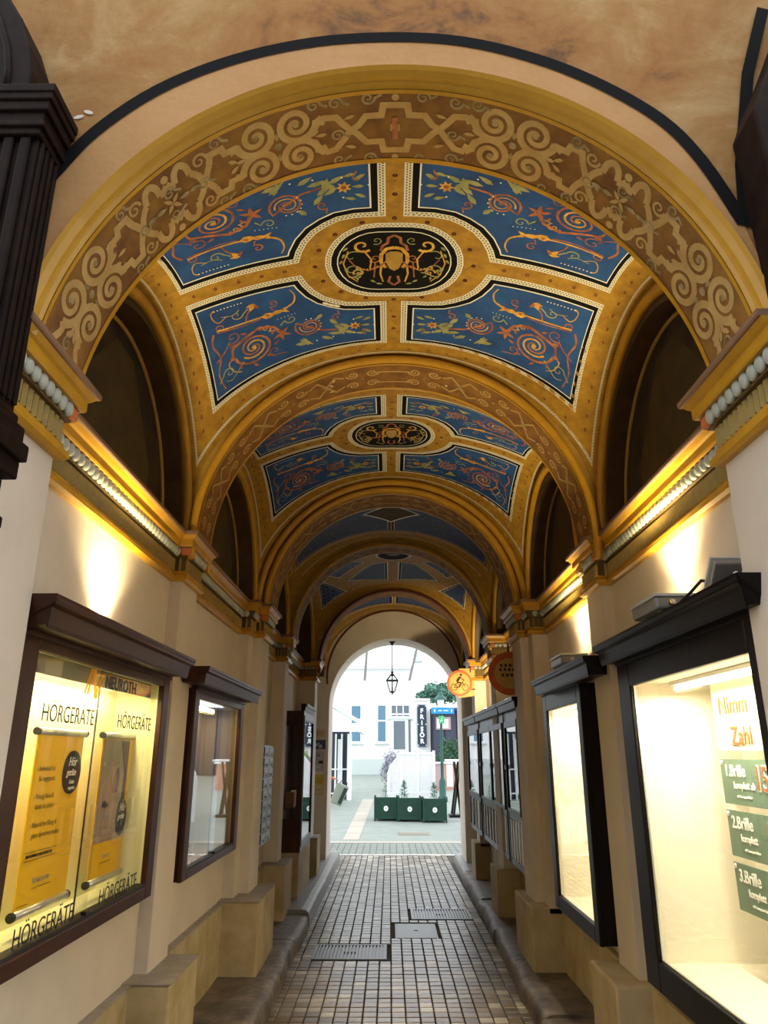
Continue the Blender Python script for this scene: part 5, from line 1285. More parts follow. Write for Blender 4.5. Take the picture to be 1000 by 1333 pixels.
b = MB(); b.tube([(-.035, -.007, .015), (-.01, -.007, .055), (.012, -.007, .085)], [.016, .017, .012], 7); b.tube([(.012, -.007, .085), (.035, -.007, .055), (.062, -.007, .04)], .006, 6); b.tube([(-.03, -.007, .015), (.012, -.007, -.0), (-.002, -.007, -.055)], [.012, .010, .006], 6)
b.prism([(.022 + .017 * math.cos(i * PI / 6), .112 + .017 * math.sin(i * PI / 6)) for i in range(12)], 'y', -.010, -.003); b.build('rider_symbol', M['signink'], t)
b = MB(); b.tube([(.16, .018, .05), (.215, .018, .05)], .008, 6); b.tube([(.16, .018, -.08), (.215, .018, -.08)], .008, 6); b.build('bracket', M['iron'], t)
t = thing('round_sign', 'large worn orange round sign half hidden behind the right pilaster', 'sign', (1.15, 7.10, 2.375)); r = .205
dsc(r, .0, .014, M['signred'], 'rim', t, 48); dsc(r * .70, -.003, .0, M['signyellow'], 'face', t, 48)
for z_, w_ in ((.06, .09), (.02, .10), (-.03, .08)):
    for k in range(5): MB().box(-w_ + k * .042, -w_ + k * .042 + .026, -.006, -.003, z_, z_ + .028).build('worn_letter', M['signink'], t)
b = MB(); b.tube([(.1, .02, .12), (.18, .02, .12)], .008, 6); b.tube([(.0, .02, .19), (.0, .02, .30), (.08, .02, .32)], .010, 6); b.build('bracket', M['iron'], t)

t = thing('hanging_lantern', 'black hexagonal iron lantern hanging on a rod in the exit arch', 'lantern', (.045, 12.15, 0)); zt = 3.41
b = MB(); b.lathe([(0, 3.412), (.055, 3.412), (.055, 3.40), (.03, 3.38), (.015, 3.35), (0, 3.345)], 0, 0, 12); b.build('ceiling_rose', M['iron'], t)
b = MB(); b.tube([(0, 0, 3.36), (0, 0, 2.90)], .008, 6); b.build('rod', M['iron'], t)
b = MB(); b.lathe([(0, 2.93), (.018, 2.92), (.022, 2.905), (.012, 2.89), (.03, 2.875), (.04, 2.86), (.028, 2.85)], 0, 0, 10); b.build('finial', M['iron'], t)
hexp = lambda r_, z_: [(r_ * math.cos(i * PI / 3 + .5), r_ * math.sin(i * PI / 3 + .5), z_) for i in range(6)]
for i in range(6):
    a_, c_ = hexp(.035, 2.855), hexp(.105, 2.775); e_ = hexp(.045, 2.60)
    b = MB(); b.tube([a_[i], c_[i]], .008, 5); b.tube([c_[i], e_[i]], .008, 5); b.tube([c_[i], c_[(i + 1) % 6]], .009, 5); b.tube([e_[i], e_[(i + 1) % 6]], .006, 5); b.build('frame_bar', M['iron'], t)
    b = MB(); b.add([c_[i], c_[(i + 1) % 6], e_[(i + 1) % 6], e_[i]], [(0, 1, 2, 3)]); b.add([a_[i], a_[(i + 1) % 6], c_[(i + 1) % 6], c_[i]], [(0, 1, 2, 3)]); b.build('glass_pane', M['glass'], t)
b = MB(); b.lathe([(.045, 2.60), (.03, 2.585), (.012, 2.575), (.012, 2.56), (0, 2.55)], 0, 0, 10); b.build('bottom_cap', M['iron'], t)
b = MB(); b.lathe([(0, 2.60), (.012, 2.61), (.014, 2.66), (.008, 2.70), (0, 2.71)], 0, 0, 8); b.build('bulb', M['frame_white'], t)

# ------------------------------------------------------------------ carved shopfront woodwork on the facade
def woodwork(s, label, x0):
    t = thing('wooden_shopfront_pilaster', label, 'pilaster', (0, 0, 0)); m = M['carved']; Y = FY
    def bx(a, c, y0_, y1_, z0_, z1_, name, bv=.006): return MB().box(s * a, s * c, y0_, y1_ - .002, z0_, z1_).build(name, m, t, bevel=bv)
    if s < 0:
        bx(x0 + .012, 1.5, Y - .13, Y, 2.55, 3.44, 'shaft')
        for k in range(8): bx(x0 + .03 + k * .05, x0 + .062 + k * .05, Y - .143, Y - .128, 2.58, 3.42, 'reed', .007)
        for k in range(4): bx(x0, x0 + .014, Y - .12 + k * .030, Y - .10 + k * .030, 2.58, 3.42, 'reed', .005)
        for dx, z0_, z1_ in ((-.0, 3.42, 3.445), (-.012, 3.445, 3.46), (-.006, 3.46, 3.50), (-.02, 3.50, 3.53), (-.03, 3.535, 3.56), (-.036, 3.56, 3.585)): bx(x0 + dx, 1.5, Y - .15 + dx * .7, Y, z0_, z1_ + .006, 'capital_moulding', .004)
        for dx, z0_, z1_ in ((-.005, 2.51, 2.55), (-.03, 2.455, 2.51), (-.05, 2.41, 2.455), (-.03, 2.36, 2.41), (.01, 2.25, 2.36), (-.01, 2.22, 2.25)): bx(x0 + dx, 1.5, Y - .15 + dx * .7, Y, z0_, z1_ + .004, 'base_moulding', .006)
        pr = [(x0 + .06, 3.59), (x0 + .065, 3.68), (x0 + .085, 3.78), (x0 + .13, 3.90), (x0 + .19, 4.0), (x0 + .27, 4.1), (1.55, 4.25), (1.55, 3.59)]
    else:
        pr = [(x0 + .02, 2.5), (x0, 3.20), (x0 - .01, 3.50), (x0 + .03, 3.60), (x0 + .09, 3.72), (x0 + .16, 3.88), (x0 + .24, 4.05), (1.55, 4.25), (1.55, 2.5)]
    b = MB(); b.prism([(s * a, z_) for a, z_ in pr], 'y', Y - .15, Y - .002); b.build('console', m, t, bevel=.008)
    b = MB(); b.tube([(s * (a + .07), Y - .15, z_ - .01) for a, z_ in pr[:-2]], .012, 6); b.build('console_bead', m, t, smooth=True)
    return t
woodwork(-1, 'dark carved wooden pilaster with fluted shaft at the top left of the front wall', 1.05)
woodwork(1, 'dark brown scrolled wooden bracket at the top right of the front wall', 1.115)

# ------------------------------------------------------------------ the street behind the viewer (closes off the sky for the front wall)
st = thing('street_building', 'plain rendered building across the street behind the viewer', 'building', (0, -7, 0))
MB().box(-12, 12, -1, 0, 0, 9).build('wall', M['rustroof'], st)
for i in range(5):
    for j in range(2):
        w_ = MB().box(-9.6 + i * 4.4, -8.2 + i * 4.4, -.0, .04, 1.2 + j * 3.6, 3.2 + j * 3.6).build('window', M['frame_white'], st); MB().box(-9.5 + i * 4.4, -8.3 + i * 4.4, .04, .05, 1.3 + j * 3.6, 3.1 + j * 3.6).build('pane', M['pane_grey'], w_)
sg = thing('sky_block_canopy', 'unseen roof on brackets, added behind the viewer to block sky light', 'canopy', (0, 0, 0))
MB().box(-8, 8, -6.9, -2.8, 6.0, 6.2).build('roof', M['rustroof'], sg)  # added out of view to cut the sky light on the front wall
for x_ in (-5.2, 5.2): MB().box(x_ - .1, x_ + .1, -6.9, -2.8, 5.8, 6.0).build('bracket', M['iron'], sg)

# ================================================================== COURTYARD
# three planters
PXS = (-.09, .47, 1.05); 
def plant(kind, x, y, z, label, h):
    t = thing('potted_shrub', label, 'shrub', (x, y, z)); r = random.Random(label); b = MB(); tr = MB()
    tr.tube([(0, 0, -.02), (0.01, 0, h * .5), (0, 0, h * .9)], [.012, .008, .003], 6); tr.build('stem', M['bark'], t)
    for i in range(220 if kind else 60):
        u = r.random(); zz = h * (.12 + .88 * u); rad = (1 - u * .85) * h * .30 * r.uniform(.3, 1); a_ = r.uniform(0, 2 * PI)
        c = Vector((rad * math.cos(a_), rad * math.sin(a_), zz)); d = Vector((math.cos(a_), math.sin(a_), r.uniform(.2, 1.2))).normalized() * r.uniform(.04, .08); n_ = Vector((-math.sin(a_), math.cos(a_), r.uniform(-.4, .4))) * .013
        b.add([c - n_, c + d * .5 + n_ * 0, c + n_, c + d], [(0, 2, 3)])
    tag(b.build('foliage', M['leafblue'], t), kind='stuff')
for k, (x_, lab) in enumerate(zip(PXS, ('dark green square planter box with round white emblem, leftmost of three', 'dark green square planter box with round white emblem, middle of three', 'dark green square planter box with round white emblem, rightmost of three'))):
    py = 18.55 - (.0, .12, .28)[k]; gzv = gz(py); t = thing('planter_box', lab, 'planter', (x_, py + .27, gzv), 'green planter boxes in the yard'); w_ = .262; h = .50
    for sx in (-1, 1):
        for sy in (-1, 1): MB().box(sx * w_ - .02, sx * w_ + .02, sy * w_ - .02, sy * w_ + .02, 0, h + .05).build('corner_post', M['boxgreen'], t, bevel=.004)
    for sy in (-1, 1): MB().box(-w_ + .02, w_ - .02, sy * w_ - .008, sy * w_ + .008, .06, h).build('panel', M['boxgreen2'], t)
    for sx in (-1, 1): MB().box(sx * w_ - .008, sx * w_ + .008, -w_ + .02, w_ - .02, .06, h).build('panel', M['boxgreen2'], t)
    for z_ in (.05, h - .03): MB().box(-w_ + .02, w_ - .02, -w_ - .016, -w_ - .006, z_, z_ + .05).build('rail', M['boxgreen'], t)
    for a_, c_ in (((-w_ + .03, .10), (w_ - .03, h - .04)), ((-w_ + .03, h - .04), (w_ - .03, .10))):
        b = MB(); b.beam((a_[0], -w_ - .012, a_[1]), (c_[0], -w_ - .012, c_[1]), .014, .014); b.build('cross_brace', M['boxgreen'], t)
    b = MB(); b.prism([(.055 * math.cos(i * PI / 12), .28 + .06 * math.sin(i * PI / 12)) for i in range(24)], 'y', -w_ - .032, -w_ - .016); e_ = b.build('emblem', M['frame_white'], t)
    b = MB(); b.prism([(-.018, .265), (0, .31), (.018, .265), (0, .275)], 'y', -w_ - .035, -w_ - .031); b.build('emblem_mark', M['lampmetal'], e_)
    MB().box(-w_ + .01, w_ - .01, -w_ + .01, w_ - .01, h - .08, h - .04).build('soil', M['snowy'], t)
    MB().box(-w_ + .03, w_ - .03, -w_ - .004, -w_ + .01, h - .01, h + .012).build('front_lip', M['frame_white'], t)
    plant(k > 0, x_ + (-.02, -.13, .0)[k] + (-.0), py + .27, gzv + h - .04, ('sparse pale shrub in the leftmost planter', 'small conifer in the middle planter', 'small conifer in the rightmost planter')[k], (.36, .42, .40)[k])
# lattice fence
t = thing('lattice_screen', 'white lattice fence with stepped arched top behind the green planters', 'fence', (0, 19.9, gz(19.9)))
X0, X1 = -.03, 1.14
MB().box(X0, X1, -.02, .02, .12, .46).build('solid_board', M['housewhite'], t)
for x_, zt_ in ((X0, 1.0), (.30, 1.30), (.72, 1.50), (X1, 1.52)): MB().box(x_ - .035, x_ + .035, -.035, .035, 0, zt_).build('post', M['frame_white'], t, bevel=.004)
MB().box(X0, X1, -.03, .03, .46, .52).build('rail', M['frame_white'], t); MB().box(.30, X1, -.03, .03, 1.42, 1.48).build('rail', M['frame_white'], t)
b = MB()
def top(x): return .98 + (1.44 - .98) * min(1, max(0, (x - X0) / .33)) ** .7
for sgn in (1, -1):
    k = -1.2
    while k < 2.4:
        # slat z = .52 + sgn*(x-k)
        pts = []
        x_ = X0
        seg = None
        for i in range(61):
            x_ = X0 + (X1 - X0) * i / 60; z_ = .52 + sgn * (x_ - k) if sgn > 0 else .52 + (k - x_) + 0
            if .52 <= z_ <= top(x_): pts.append((x_, z_))
        if len(pts) > 1: b.beam((pts[0][0], sgn * .005, pts[0][1]), (pts[-1][0], sgn * .005, pts[-1][1]), .008, .030)
        k += .062
tag(b.build('lattice_slats', M['frame_white'], t), kind='stuff')
b = MB(); b.tube([(X0 + (X1 - X0) * i / 40 * .31, 0, top(X0 + (X1 - X0) * i / 40 * .31) + .01) for i in range(41)], .025, 6); b.build('curved_top_rail', M['frame_white'], t)
fence2 = t.copy(); C.objects.link(fence2); fence2.location = (2.25, 18.4, gz(18.4)); fence2['label'] = 'second white lattice fence, beyond the right jamb, seen only reflected in the left showcase glass'
for ch in list(t.children):
    c = ch.copy(); C.objects.link(c); c.parent = fence2
fence3 = fence2.copy(); C.objects.link(fence3); fence3.location = (3.55, 18.4, gz(18.4)); fence3['label'] = 'third white lattice fence, farthest right in the yard'
for ch in list(t.children):
    c = ch.copy(); C.objects.link(c); c.parent = fence3
# far house
HY = 32.0; hz = gz(HY)
t = thing('house', 'white rendered house with tall windows and glazed door across the yard', 'house', (0, HY, hz))
MB().box(-14, 1.0, 0, 6, 0, 4.3).build('wall', M['housewhite'], t); MB().box(1.0, 1.72, 0, 5.9, 0, 2.98).build('side_wing', M['housewhite'], t); MB().box(.99, 1.73, -.08, 5.9, 2.98, 3.06).build('wing_coping', M['frame_white'], t)
MB().box(-14, 1.72, -.06, 0, 0, .62).build('base_course', M['housegrey'], t)
MB().box(-14.2, 1.05, -.25, 6.0, 4.3, 4.42).build('eaves', M['frame_white'], t)
b = MB(); b.prism([(-.3, 4.42), (6.3, 4.42), (3.0, 6.6)], 'x', -14.2, 1.05); b.build('roof', M['housewhite'], t)
for x_, w_ in ((-.95, .8), (1.1, .8)): MB().box(x_ - w_ / 2, x_ + w_ / 2, .9, 1.8, 4.75, 5.2).build('dormer', M['palegreen'], t)
def win(x0, x1, z0_, z1_, name, pm_, cross=None, parent=t):
    f = MB(); e = .07; f.box(x0, x1, -.05, .0, z0_, z0_ + e); f.box(x0, x1, -.05, .0, z1_ - e, z1_); f.box(x0, x0 + e, -.05, .0, z0_ + e, z1_ - e); f.box(x1 - e, x1, -.05, .0, z0_ + e, z1_ - e)
    for c_ in (cross or []):
        if c_[0] == 'h': f.box(x0 + e, x1 - e, -.04, 0, c_[1] - .03, c_[1] + .03)
        else: f.box(c_[1] - .02, c_[1] + .02, -.035, 0, z0_ + e, z1_ - e)
    w_ = f.build(name, M['frame_white'], parent); MB().box(x0 + e, x1 - e, -.02, -.005, z0_ + e, z1_ - e).build('pane', M[pm_], w_)
    MB().box(x0 - .08, x1 + .08, -.1, 0, z0_ - .06, z0_).build('sill', M['housegrey'], w_)
win(-1.68, -1.16, 1.25, 2.82, 'window', 'pane_blue', [('h', 2.2)])
win(-3.4, -2.6, 1.25, 2.82, 'window', 'pane_blue', [('h', 2.2)])
win(-.56, -.10, 1.25, 2.84, 'window', 'pane_blue', [('h', 2.15)])
win(.02, .90, 2.26, 2.84, 'transom_window', 'pane_grey', [('h', 2.42), ('v', .3), ('v', .58)])
dz = MB(); dz.box(.05, .78, -.06, 0, .1, 2.24); do = dz.build('door', M['frame_white'], t); MB().box(.17, .65, -.075, -.06, 1.0, 2.14).build('door_pane', M['pane_grey'], do); MB().box(.80, .88, -.07, -.05, .3, 2.2).build('side_pane', M['pane_grey'], do); MB().box(.7, .73, -.11, -.06, 1.1, 1.25).build('handle', M['silver'], do)
MB().box(-.1, 1.1, -.9, -.07, 0, .12).build('step', M['housegrey'], t)
t = thing('barber_sign', 'vertical black sign with white letters FRISÖR on the white house', 'sign', (0, HY - .16, 0))
MB().box(1.17, 1.55, 0, .1, 1.91, 3.60).build('panel', M['signnavy'], t, bevel=.01)
for k, ch in enumerate('FRISÖR'): text(ch, .17, (1.36, -.005, 3.27 - k * .245), 'F', M['frame_white'], None, align='CENTER', off=.012).parent = t
for x_, z_ in ((1.20, 3.55), (1.52, 3.55), (1.20, 2.8), (1.52, 2.8), (1.20, 1.96), (1.52, 1.96)): MB().box(x_ - .02, x_ + .02, -.01, .0, z_ - .02, z_ + .02).build('stud', M['frame_white'], t)
# dark shop, right
t = thing('dark_kiosk', 'dark slate-coloured shop front to the right of the white house', 'shop', (0, HY - .4, hz))
MB().box(1.76, 6.5, 0, 4, 0, 2.55).build('wall', M['darkhouse'], t)
for k in range(9): MB().box(1.78 + k * .5, 1.80 + k * .5, -.02, 0, 0, 2.5).build('board_joint', M['blackpaint'], t)
MB().box(1.74, 6.6, -.3, 4.1, 2.55, 2.65).build('roof', M['darkhouse'], t)
MB().box(1.93, 2.55, -.05, -.0, 1.78, 2.28).build('poster', M['pinkposter'], t); MB().box(1.98, 2.45, -.06, -.05, 1.84, 2.20).build('poster_picture', M['housewhite'], t)
# glass-roofed porch at the left
t = thing('glazed_porch', 'white porch with sloping pale-green glass roof at the left of the yard', 'porch', (0, 20.5, gz(20.5)))
gb = gz(20.5)
def P3(px_x, z_): return z_ - gb
for y_ in (0.0, 1.2, 2.4, 3.6):
    b = MB(); b.beam((-4.2, y_, 4.4 - gb), (-.80, y_, 2.46 - gb), .04, .07); b.build('rafter', M['frame_white'], t)
for k in range(3):
    b = MB(); y_ = k * 1.2; b.add([(-4.2, y_ + .03, 4.38 - gb), (-.84, y_ + .03, 2.46 - gb), (-.84, y_ + 1.17, 2.46 - gb), (-4.2, y_ + 1.17, 4.38 - gb), (-4.2, y_ + .03, 4.36 - gb), (-.84, y_ + .03, 2.44 - gb), (-.84, y_ + 1.17, 2.44 - gb), (-4.2, y_ + 1.17, 4.36 - gb)], [(0, 1, 2, 3), (7, 6, 5, 4), (0, 4, 5, 1), (1, 5, 6, 2), (2, 6, 7, 3), (3, 7, 4, 0)])
    b.build('roof_glass', M['roofglass'], t)
MB().box(-4.2, -.80, -.05, .05, 2.20 - gb, 2.42 - gb).build('fascia', M['frame_white'], t); MB().box(-.86, -.78, 0, 3.6, 2.20 - gb, 2.45 - gb).build('gutter', M['frame_white'], t)
MB().box(-4.2, -1.22, 2.6, 2.7, 0, 2.3 - gb).build('shop_wall', M['darkhouse'], t)
for x_ in (-1.62, -1.44, -1.25): MB().box(x_ - .025, x_ + .025, 2.45, 2.55, .0, 2.2 - gb).build('door_post', M['frame_white'], t)
for z_ in (.28, .95): MB().box(-1.75, -1.22, 2.43, 2.47, z_, z_ + .04).build('door_rail', M['frame_white'], t)
MB().box(-1.56, -1.47, 2.5, 2.56, .3, 2.05 - gb).build('door_panel', M['housewhite'], t)
MB().box(-1.24, -1.14, 2.3, 2.6, 0, 2.2 - gb).build('corner_post', M['housewhite'], t)
MB().box(-2.4, -1.1, 1.9, 2.45, 0, .1).build('step', M['housegrey'], t)
# steel struts in front of the sky
for (x0_, x1_, l_) in ((-.50, -.455, 'grey steel strut under the yard roof, left of the lantern'), (.40, .565, 'grey steel strut under the yard roof, right of the lantern')):
    b = MB(); b.beam((x0_, 15.0, 3.04), (x1_, 15.0, 3.70), .05, .05); b.beam((x1_, 15.0, 3.70), (x1_ + (x1_ - x0_) * 1.2, 15.0, 4.5), .05, .05)
    tag(b.build('steel_strut', M['lampmetal']), l_, 'strut')
tag(MB().box(-3.5, 3.5, 14.9, 15.1, 4.45, 4.6).build('roof_beam', M['lampmetal']), 'grey steel beam across the yard carrying the two struts', 'beam')
# lamp post with signs
t = thing('lamp_post', 'teal-green iron lamp post standing right of the lattice fence', 'lamp post', (1.53, 22.5, gz(22.5))); z0 = gz(22.5)
b = MB(); b.lathe([(0, 0), (.14, 0), (.14, .12), (.10, .16), (.10, .55), (.075, .60), (.05, .66), (.045, 1.0), (.055, 1.03), (.04, 1.08), (.035, 2.5), (.05, 2.54), (.03, 2.58), (0, 2.6)], 0, 0, 14); b.build('pole', M['postgreen'], t, smooth=True)
b = MB(); b.lathe([(.05, 2.56), (.07, 2.6), (.11, 2.84), (.105, 2.86)], 0, 0, 8); b.build('lamp_glass', M['frame_white'], t)
b = MB(); b.lathe([(.19, 2.84), (.16, 2.90), (.08, 2.98), (.06, 3.04), (.03, 3.08), (.035, 3.11), (0, 3.16)], 0, 0, 12); b.build('lamp_hood', M['postgreen'], t)
t2_ = thing('direction_sign', 'bright blue direction sign fixed across the lamp post', 'sign', (0, 22.38, 0))
MB().box(1.24, 1.92, 0, .03, 2.76, 2.94).build('panel', M['signblue'], t2_)
for x_ in (1.34, 1.84):
    b = MB(); b.prism([(x_ - .03, 2.85), (x_ + .0, 2.90), (x_ + .03, 2.85), (x_ + .012, 2.85), (x_ + .012, 2.80), (x_ - .012, 2.80), (x_ - .012, 2.85)], 'y', -.004, 0); b.build('arrow', M['frame_white'], t2_)
for x_, w_ in ((1.45, .10), (1.60, .14)): MB().box(x_, x_ + w_, -.004, 0, 2.835, 2.865).build('worn_print', M['frame_white'], t2_)
t3_ = thing('exit_sign', 'small square green sign on the lamp post below the blue sign', 'sign', (0, 22.38, 0))
MB().box(1.46, 1.62, 0, .03, 2.48, 2.70).build('panel', M['signgreen'], t3_)
b = MB(); b.tube([(1.50, -.004, 2.52), (1.53, -.004, 2.58), (1.55, -.004, 2.63)], .010, 5); b.tube([(1.53, -.004, 2.58), (1.575, -.004, 2.55)], .008, 5); b.tube([(1.555, -.004, 2.655), (1.556, -.004, 2.67)], .012, 6); b.build('running_figure', M['frame_white'], t3_)
# shrubs and tree
def bush(name, label, loc, rx, ry, rz_, n, m, leaf=.09, cat='shrub', trunk=None, extra=None, seed=1):
    t = thing(name, label, cat, loc); r = random.Random(seed); b = MB()
    for i in range(n):
        a_ = r.uniform(0, 2 * PI); u = r.uniform(-1, 1); q = math.sqrt(1 - u * u); d = r.uniform(.5, 1) ** .6 * (0.8 + .25 * math.sin(a_ * 3 + u * 4))
        c = Vector((rx * q * math.cos(a_) * d, ry * q * math.sin(a_) * d, rz_ * u * d + rz_ + (trunk or 0)))
        v = Vector((r.uniform(-1, 1), r.uniform(-1, 1), r.uniform(-.6, 1))).normalized() * leaf; w_ = v.cross(Vector((r.uniform(-1, 1), r.uniform(-1, 1), r.uniform(-1, 1)))).normalized() * leaf * .35
        b.add([c - v, c + w_, c + v, c - w_], [(0, 1, 2, 3)])
    tag(b.build('foliage', m, t), kind='stuff')
    k = MB(); h = (trunk or 0) + rz_
    k.tube([(0, 0, 0), (.03 * rx, 0, h * .5), (0, 0, h)], [max(.02, .05 * rx), .035 * rx + .01, .01], 7)
    for i in range(5):
        a_ = i * 1.3; k.tube([(0, 0, h * .6), (rx * .4 * math.cos(a_), ry * .4 * math.sin(a_), h * 1.05)], [.02, .006], 5)
    k.build('trunk', M['bark'], t)
    if extra:
        e = MB()
        for i in range(extra[1]):
            a_ = r.uniform(0, 6.28); c = Vector((rx * .8 * r.uniform(-1, 1) + extra[2], -ry * r.uniform(.7, 1), rz_ * r.uniform(.4, 1.1)))
            e.add([c + Vector((-.03, 0, 0)), c + Vector((0, -.02, .03)), c + Vector((.03, 0, 0)), c + Vector((0, .01, -.03))], [(0, 1, 2, 3)])
        tag(e.build('flowers', M[extra[0]], t), kind='stuff')
    return t
bush('shrub', 'grey-purple bare twiggy shrub left of the lattice fence', (.08, 25.5, gz(25.5)), .42, .4, .68, 1500, M['leafgrey'], .05, seed=4)
bush('shrub', 'low plant with salmon flowers in front of the house door', (.52, 26.5, gz(26.5) + .5), .30, .3, .32, 500, M['leafgrey'], .05, extra=('flower', 260, .05), seed=6)
bush('shrub', 'small light-green bush below the black vertical sign', (.98, 27.0, gz(27) + .6), .18, .2, .30, 400, M['leaflight'], .05, seed=8)
bush('shrub', 'dark green round bush behind the lamp post', (2.2, 28.2, gz(28.2)), .60, .5, .80, 1800, M['leafdark'], .07, seed=9)
bush('shrub', 'tuft of dry grass right of the green bush', (2.15, 26.6, gz(26)), .28, .25, .42, 500, M['leafgrey'], .06, seed=10)
bush('tree', 'dark green tree rising behind the dark shop front', (2.75, 40.2, gz(38)), 1.35, 1.1, .60, 2200, M['leafblue'], .14, 'tree', trunk=3.0, seed=12)
bush('shrub', 'dark conifer beside the second lattice fence, hidden by the right jamb', (2.15, 16.4, gz(16.4)), .30, .30, .8, 900, M['leafdark'], .07, seed=14)
t = thing('low_wall', 'salmon low garden wall with white coping beyond the lamp post', 'wall', (0, 25.8, gz(25.8)))
MB().box(1.38, 3.4, 0, .2, 0, .82).build('brickwork', M['brickred'], t); MB().box(1.34, 3.5, -.06, .26, .82, .88).build('coping', M['frame_white'], t); MB().box(1.50, 1.70, -.02, 0, .1, .8).build('panel', M['pinkposter'], t); MB().box(1.9, 2.1, -.02, 0, .1, .8).build('panel', M['housewhite'], t)
t = thing('standing_table', 'white-topped standing table on dark folding legs at the right edge of the arch', 'table', (1.62, 19.4, gz(19.4))); z_ = 1.28
MB().box(-.22, .40, -.3, .3, z_, z_ + .05).build('tabletop', M['frame_white'], t, bevel=.01)
for a_, c_ in (((-.02, -.2, z_), (.12, -.2, .0)), ((.12, .2, z_), (-.08, .2, 0)), ((.02, .2, z_), (.16, .2, .0)), ((.14, -.2, z_), (-.06, -.2, 0))):
    b = MB(); b.beam(a_, c_, .05, .05); b.build('leg', M['iron'], t)
MB().box(-.16, .24, -.25, .25, 0, .05).build('foot', M['iron'], t)

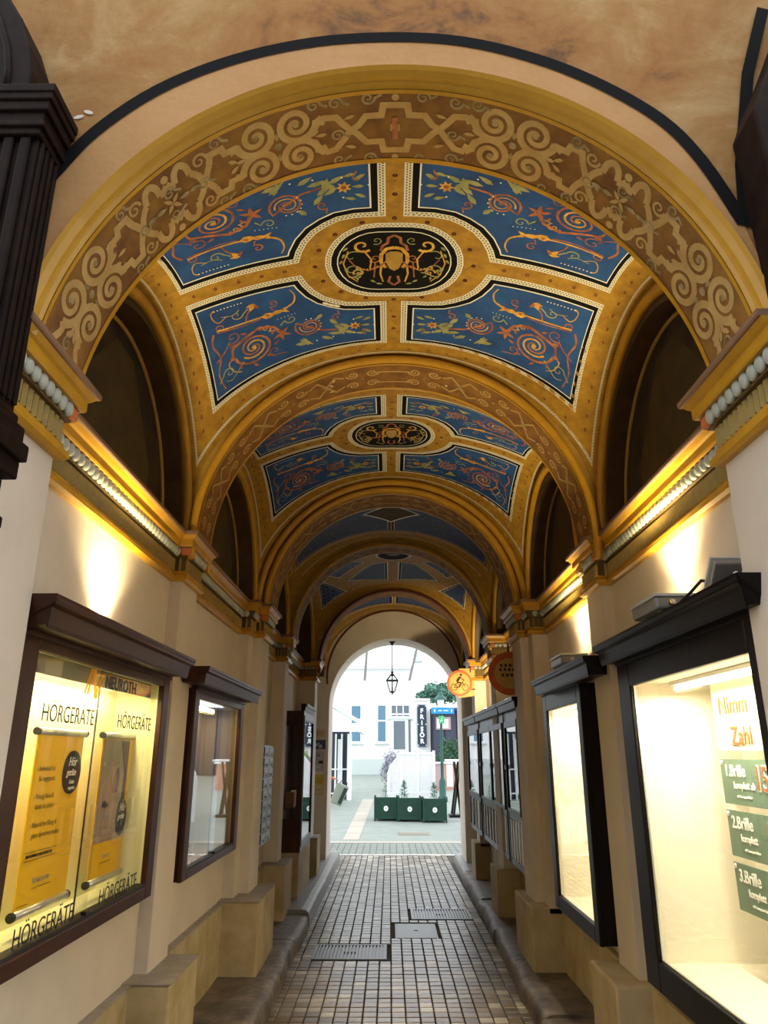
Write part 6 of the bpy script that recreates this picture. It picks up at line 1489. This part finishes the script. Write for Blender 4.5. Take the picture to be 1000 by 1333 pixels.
# ------------------------------------------------------------------ passer-by behind the left jamb
def person():
    t = thing('person', 'person in orange-red jacket standing behind the left jamb, carrying a bag forward', 'person', (-1.52, 15.1, 0))
    J = {'pel': (0, 0, .95), 'chest': (0, 0, 1.22), 'sh': (0, 0, 1.42), 'nk': (0, 0, 1.50), 'hd': (.01, 0, 1.58), 'tp': (.01, 0, 1.70),
         'ls': (0, .19, 1.40), 'le': (.06, .24, 1.13), 'lw': (.16, .20, .90), 'lh': (.19, .19, .82),
         'rs': (0, -.19, 1.40), 're': (.12, -.22, 1.16), 'rw': (.38, -.16, 1.20), 'rh': (.455, -.15, 1.185),
         'lp': (0, .10, .90), 'lk': (.03, .11, .49), 'la': (0, .11, .09), 'lt': (.17, .12, .04),
         'rp': (0, -.10, .90), 'rk': (.06, -.11, .49), 'ra': (.10, -.11, .09), 'rt': (.27, -.12, .04)}
    E = [('pel', 'chest'), ('chest', 'sh'), ('sh', 'nk'), ('nk', 'hd'), ('hd', 'tp'), ('sh', 'ls'), ('ls', 'le'), ('le', 'lw'), ('lw', 'lh'), ('sh', 'rs'), ('rs', 're'), ('re', 'rw'), ('rw', 'rh'),
         ('pel', 'lp'), ('lp', 'lk'), ('lk', 'la'), ('la', 'lt'), ('pel', 'rp'), ('rp', 'rk'), ('rk', 'ra'), ('ra', 'rt')]
    Rr = {'pel': .14, 'chest': .145, 'sh': .10, 'nk': .055, 'hd': .085, 'tp': .07, 'ls': .07, 'le': .052, 'lw': .036, 'lh': .038, 'rs': .07, 're': .055, 'rw': .045, 'rh': .034, 'lp': .10, 'lk': .07, 'la': .045, 'lt': .035, 'rp': .10, 'rk': .07, 'ra': .045, 'rt': .035}
    names = list(J); v = [J[n] for n in names]; e = [(names.index(a), names.index(b_)) for a, b_ in E]
    rad = [Rr[n] for n in names]
    # five fingers on each hand
    for hnd, d, up in (('rh', Vector((1, .1, -.35)), Vector((0, 1, 0))), ('lh', Vector((.1, 0, -1)), Vector((1, 0, 0)))):
        base = Vector(J[hnd]); bi = names.index(hnd)
        for i, (o_, L_) in enumerate(((-.030, .060), (-.010, .072), (.010, .068), (.030, .052), (.045, .045))):
            a0 = base + up.normalized() * o_ * .9 + d.normalized() * (.02 if i < 4 else -.01); a1 = a0 + d.normalized() * L_ * .6 + (up.normalized() * .02 if i == 4 else Vector((0, 0, 0))); a2 = a1 + (d + Vector((-.3, 0, -1.1))).normalized() * L_ * .5
            i0 = len(v); v += [tuple(a0), tuple(a1), tuple(a2)]; e += [(bi, i0), (i0, i0 + 1), (i0 + 1, i0 + 2)]; rad += [.010, .009, .008]
    me = bpy.data.meshes.new('body'); me.from_pydata(v, e, []); o = bpy.data.objects.new('body', me); C.objects.link(o)
    mo = o.modifiers.new('skin', 'SKIN'); sv = me.skin_vertices[0].data
    for i, r_ in enumerate(rad): sv[i].radius = (r_, r_)
    sv[0].use_root = True
    su = o.modifiers.new('sub', 'SUBSURF'); su.levels = 1; su.render_levels = 1
    dg = bpy.context.evaluated_depsgraph_get(); m2 = bpy.data.meshes.new_from_object(o.evaluated_get(dg)); bpy.data.objects.remove(o)
    m2.materials.clear()
    for q in ('skin', 'jacket', 'trousers', 'ink'): m2.materials.append(M[q])
    for p in m2.polygons:
        c = p.center; z_ = c.z; p.use_smooth = True
        arm = abs(c.y) > .155 and z_ > .78
        if z_ > 1.50: k = 0
        elif arm: k = 0 if (c.x > .43 and c.y < 0) or (c.y > 0 and z_ < .90) else 1
        elif z_ > .86: k = 0 if c.x > .42 else 1
        elif z_ > .10: k = 2
        else: k = 3
        p.material_index = k
    m2.name = 'body'; o = bpy.data.objects.new('body', m2); C.objects.link(o); o.parent = t
    b = MB(); b.lathe([(0, .115), (.05, .105), (.085, .07), (.098, .02), (.098, -.04), (.088, -.09), (.07, -.12)], 0, 0, 14); h = b.build('hair', M['hair'], t, smooth=True); h.location = (-.018, 0, 1.625); h.scale = (.95, .88, 1)
    for y_ in (-.03, .03): b = MB(); b.lathe([(0, .008), (.008, .0), (0, -.008)], 0, 0, 8); q = b.build('eye', M['ink'], t); q.location = (.093, y_, 1.62)
    b = MB(); b.lathe([(0, .02), (.010, 0), (.013, -.012), (0, -.018)], 0, 0, 8); q = b.build('nose', M['skin'], t); q.location = (.103, 0, 1.595)
    MB().box(.088, .098, -.022, .022, 1.556, 1.562).build('mouth', M['signred'], t)
    for y_ in (-.088, .088): b = MB(); b.lathe([(0, .028), (.012, .01), (.010, -.015), (0, -.026)], 0, 0, 8); q = b.build('ear', M['skin'], t); q.location = (.0, y_, 1.605)
person()
t = thing('shopping_bag', 'pale grey-green bag with dark print, held out beside the left jamb', 'bag', (-1.03, 14.95, .72)); t.rotation_euler = (0, math.radians(22), 0)
b = MB(); b.add([(-.12, -.08, 0), (.10, -.08, 0), (.10, .08, 0), (-.12, .08, 0), (-.135, -.06, .38), (.115, -.06, .38), (.115, .06, .38), (-.135, .06, .38)], [(0, 3, 2, 1), (4, 5, 6, 7), (0, 1, 5, 4), (1, 2, 6, 5), (2, 3, 7, 6), (3, 0, 4, 7)])
b.build('bag_body', M['bag'], t, bevel=.02)
b = MB(); b.add([(.02, -.083, .04), (.09, -.083, .04), (.105, -.064, .34), (.035, -.064, .34), (.02, -.088, .04), (.09, -.088, .04), (.105, -.069, .34), (.035, -.069, .34)], [(4, 5, 6, 7), (0, 1, 5, 4), (1, 2, 6, 5), (2, 3, 7, 6), (3, 0, 4, 7)]); b.build('printed_panel', M['bagdark'], t)
b = MB(); b.tube([(-.08, -.05, .37), (-.06, -.05, .44), (.0, -.05, .47), (.05, -.05, .44), (.07, -.05, .37)], .008, 6); b.build('handle', M['bagdark'], t)
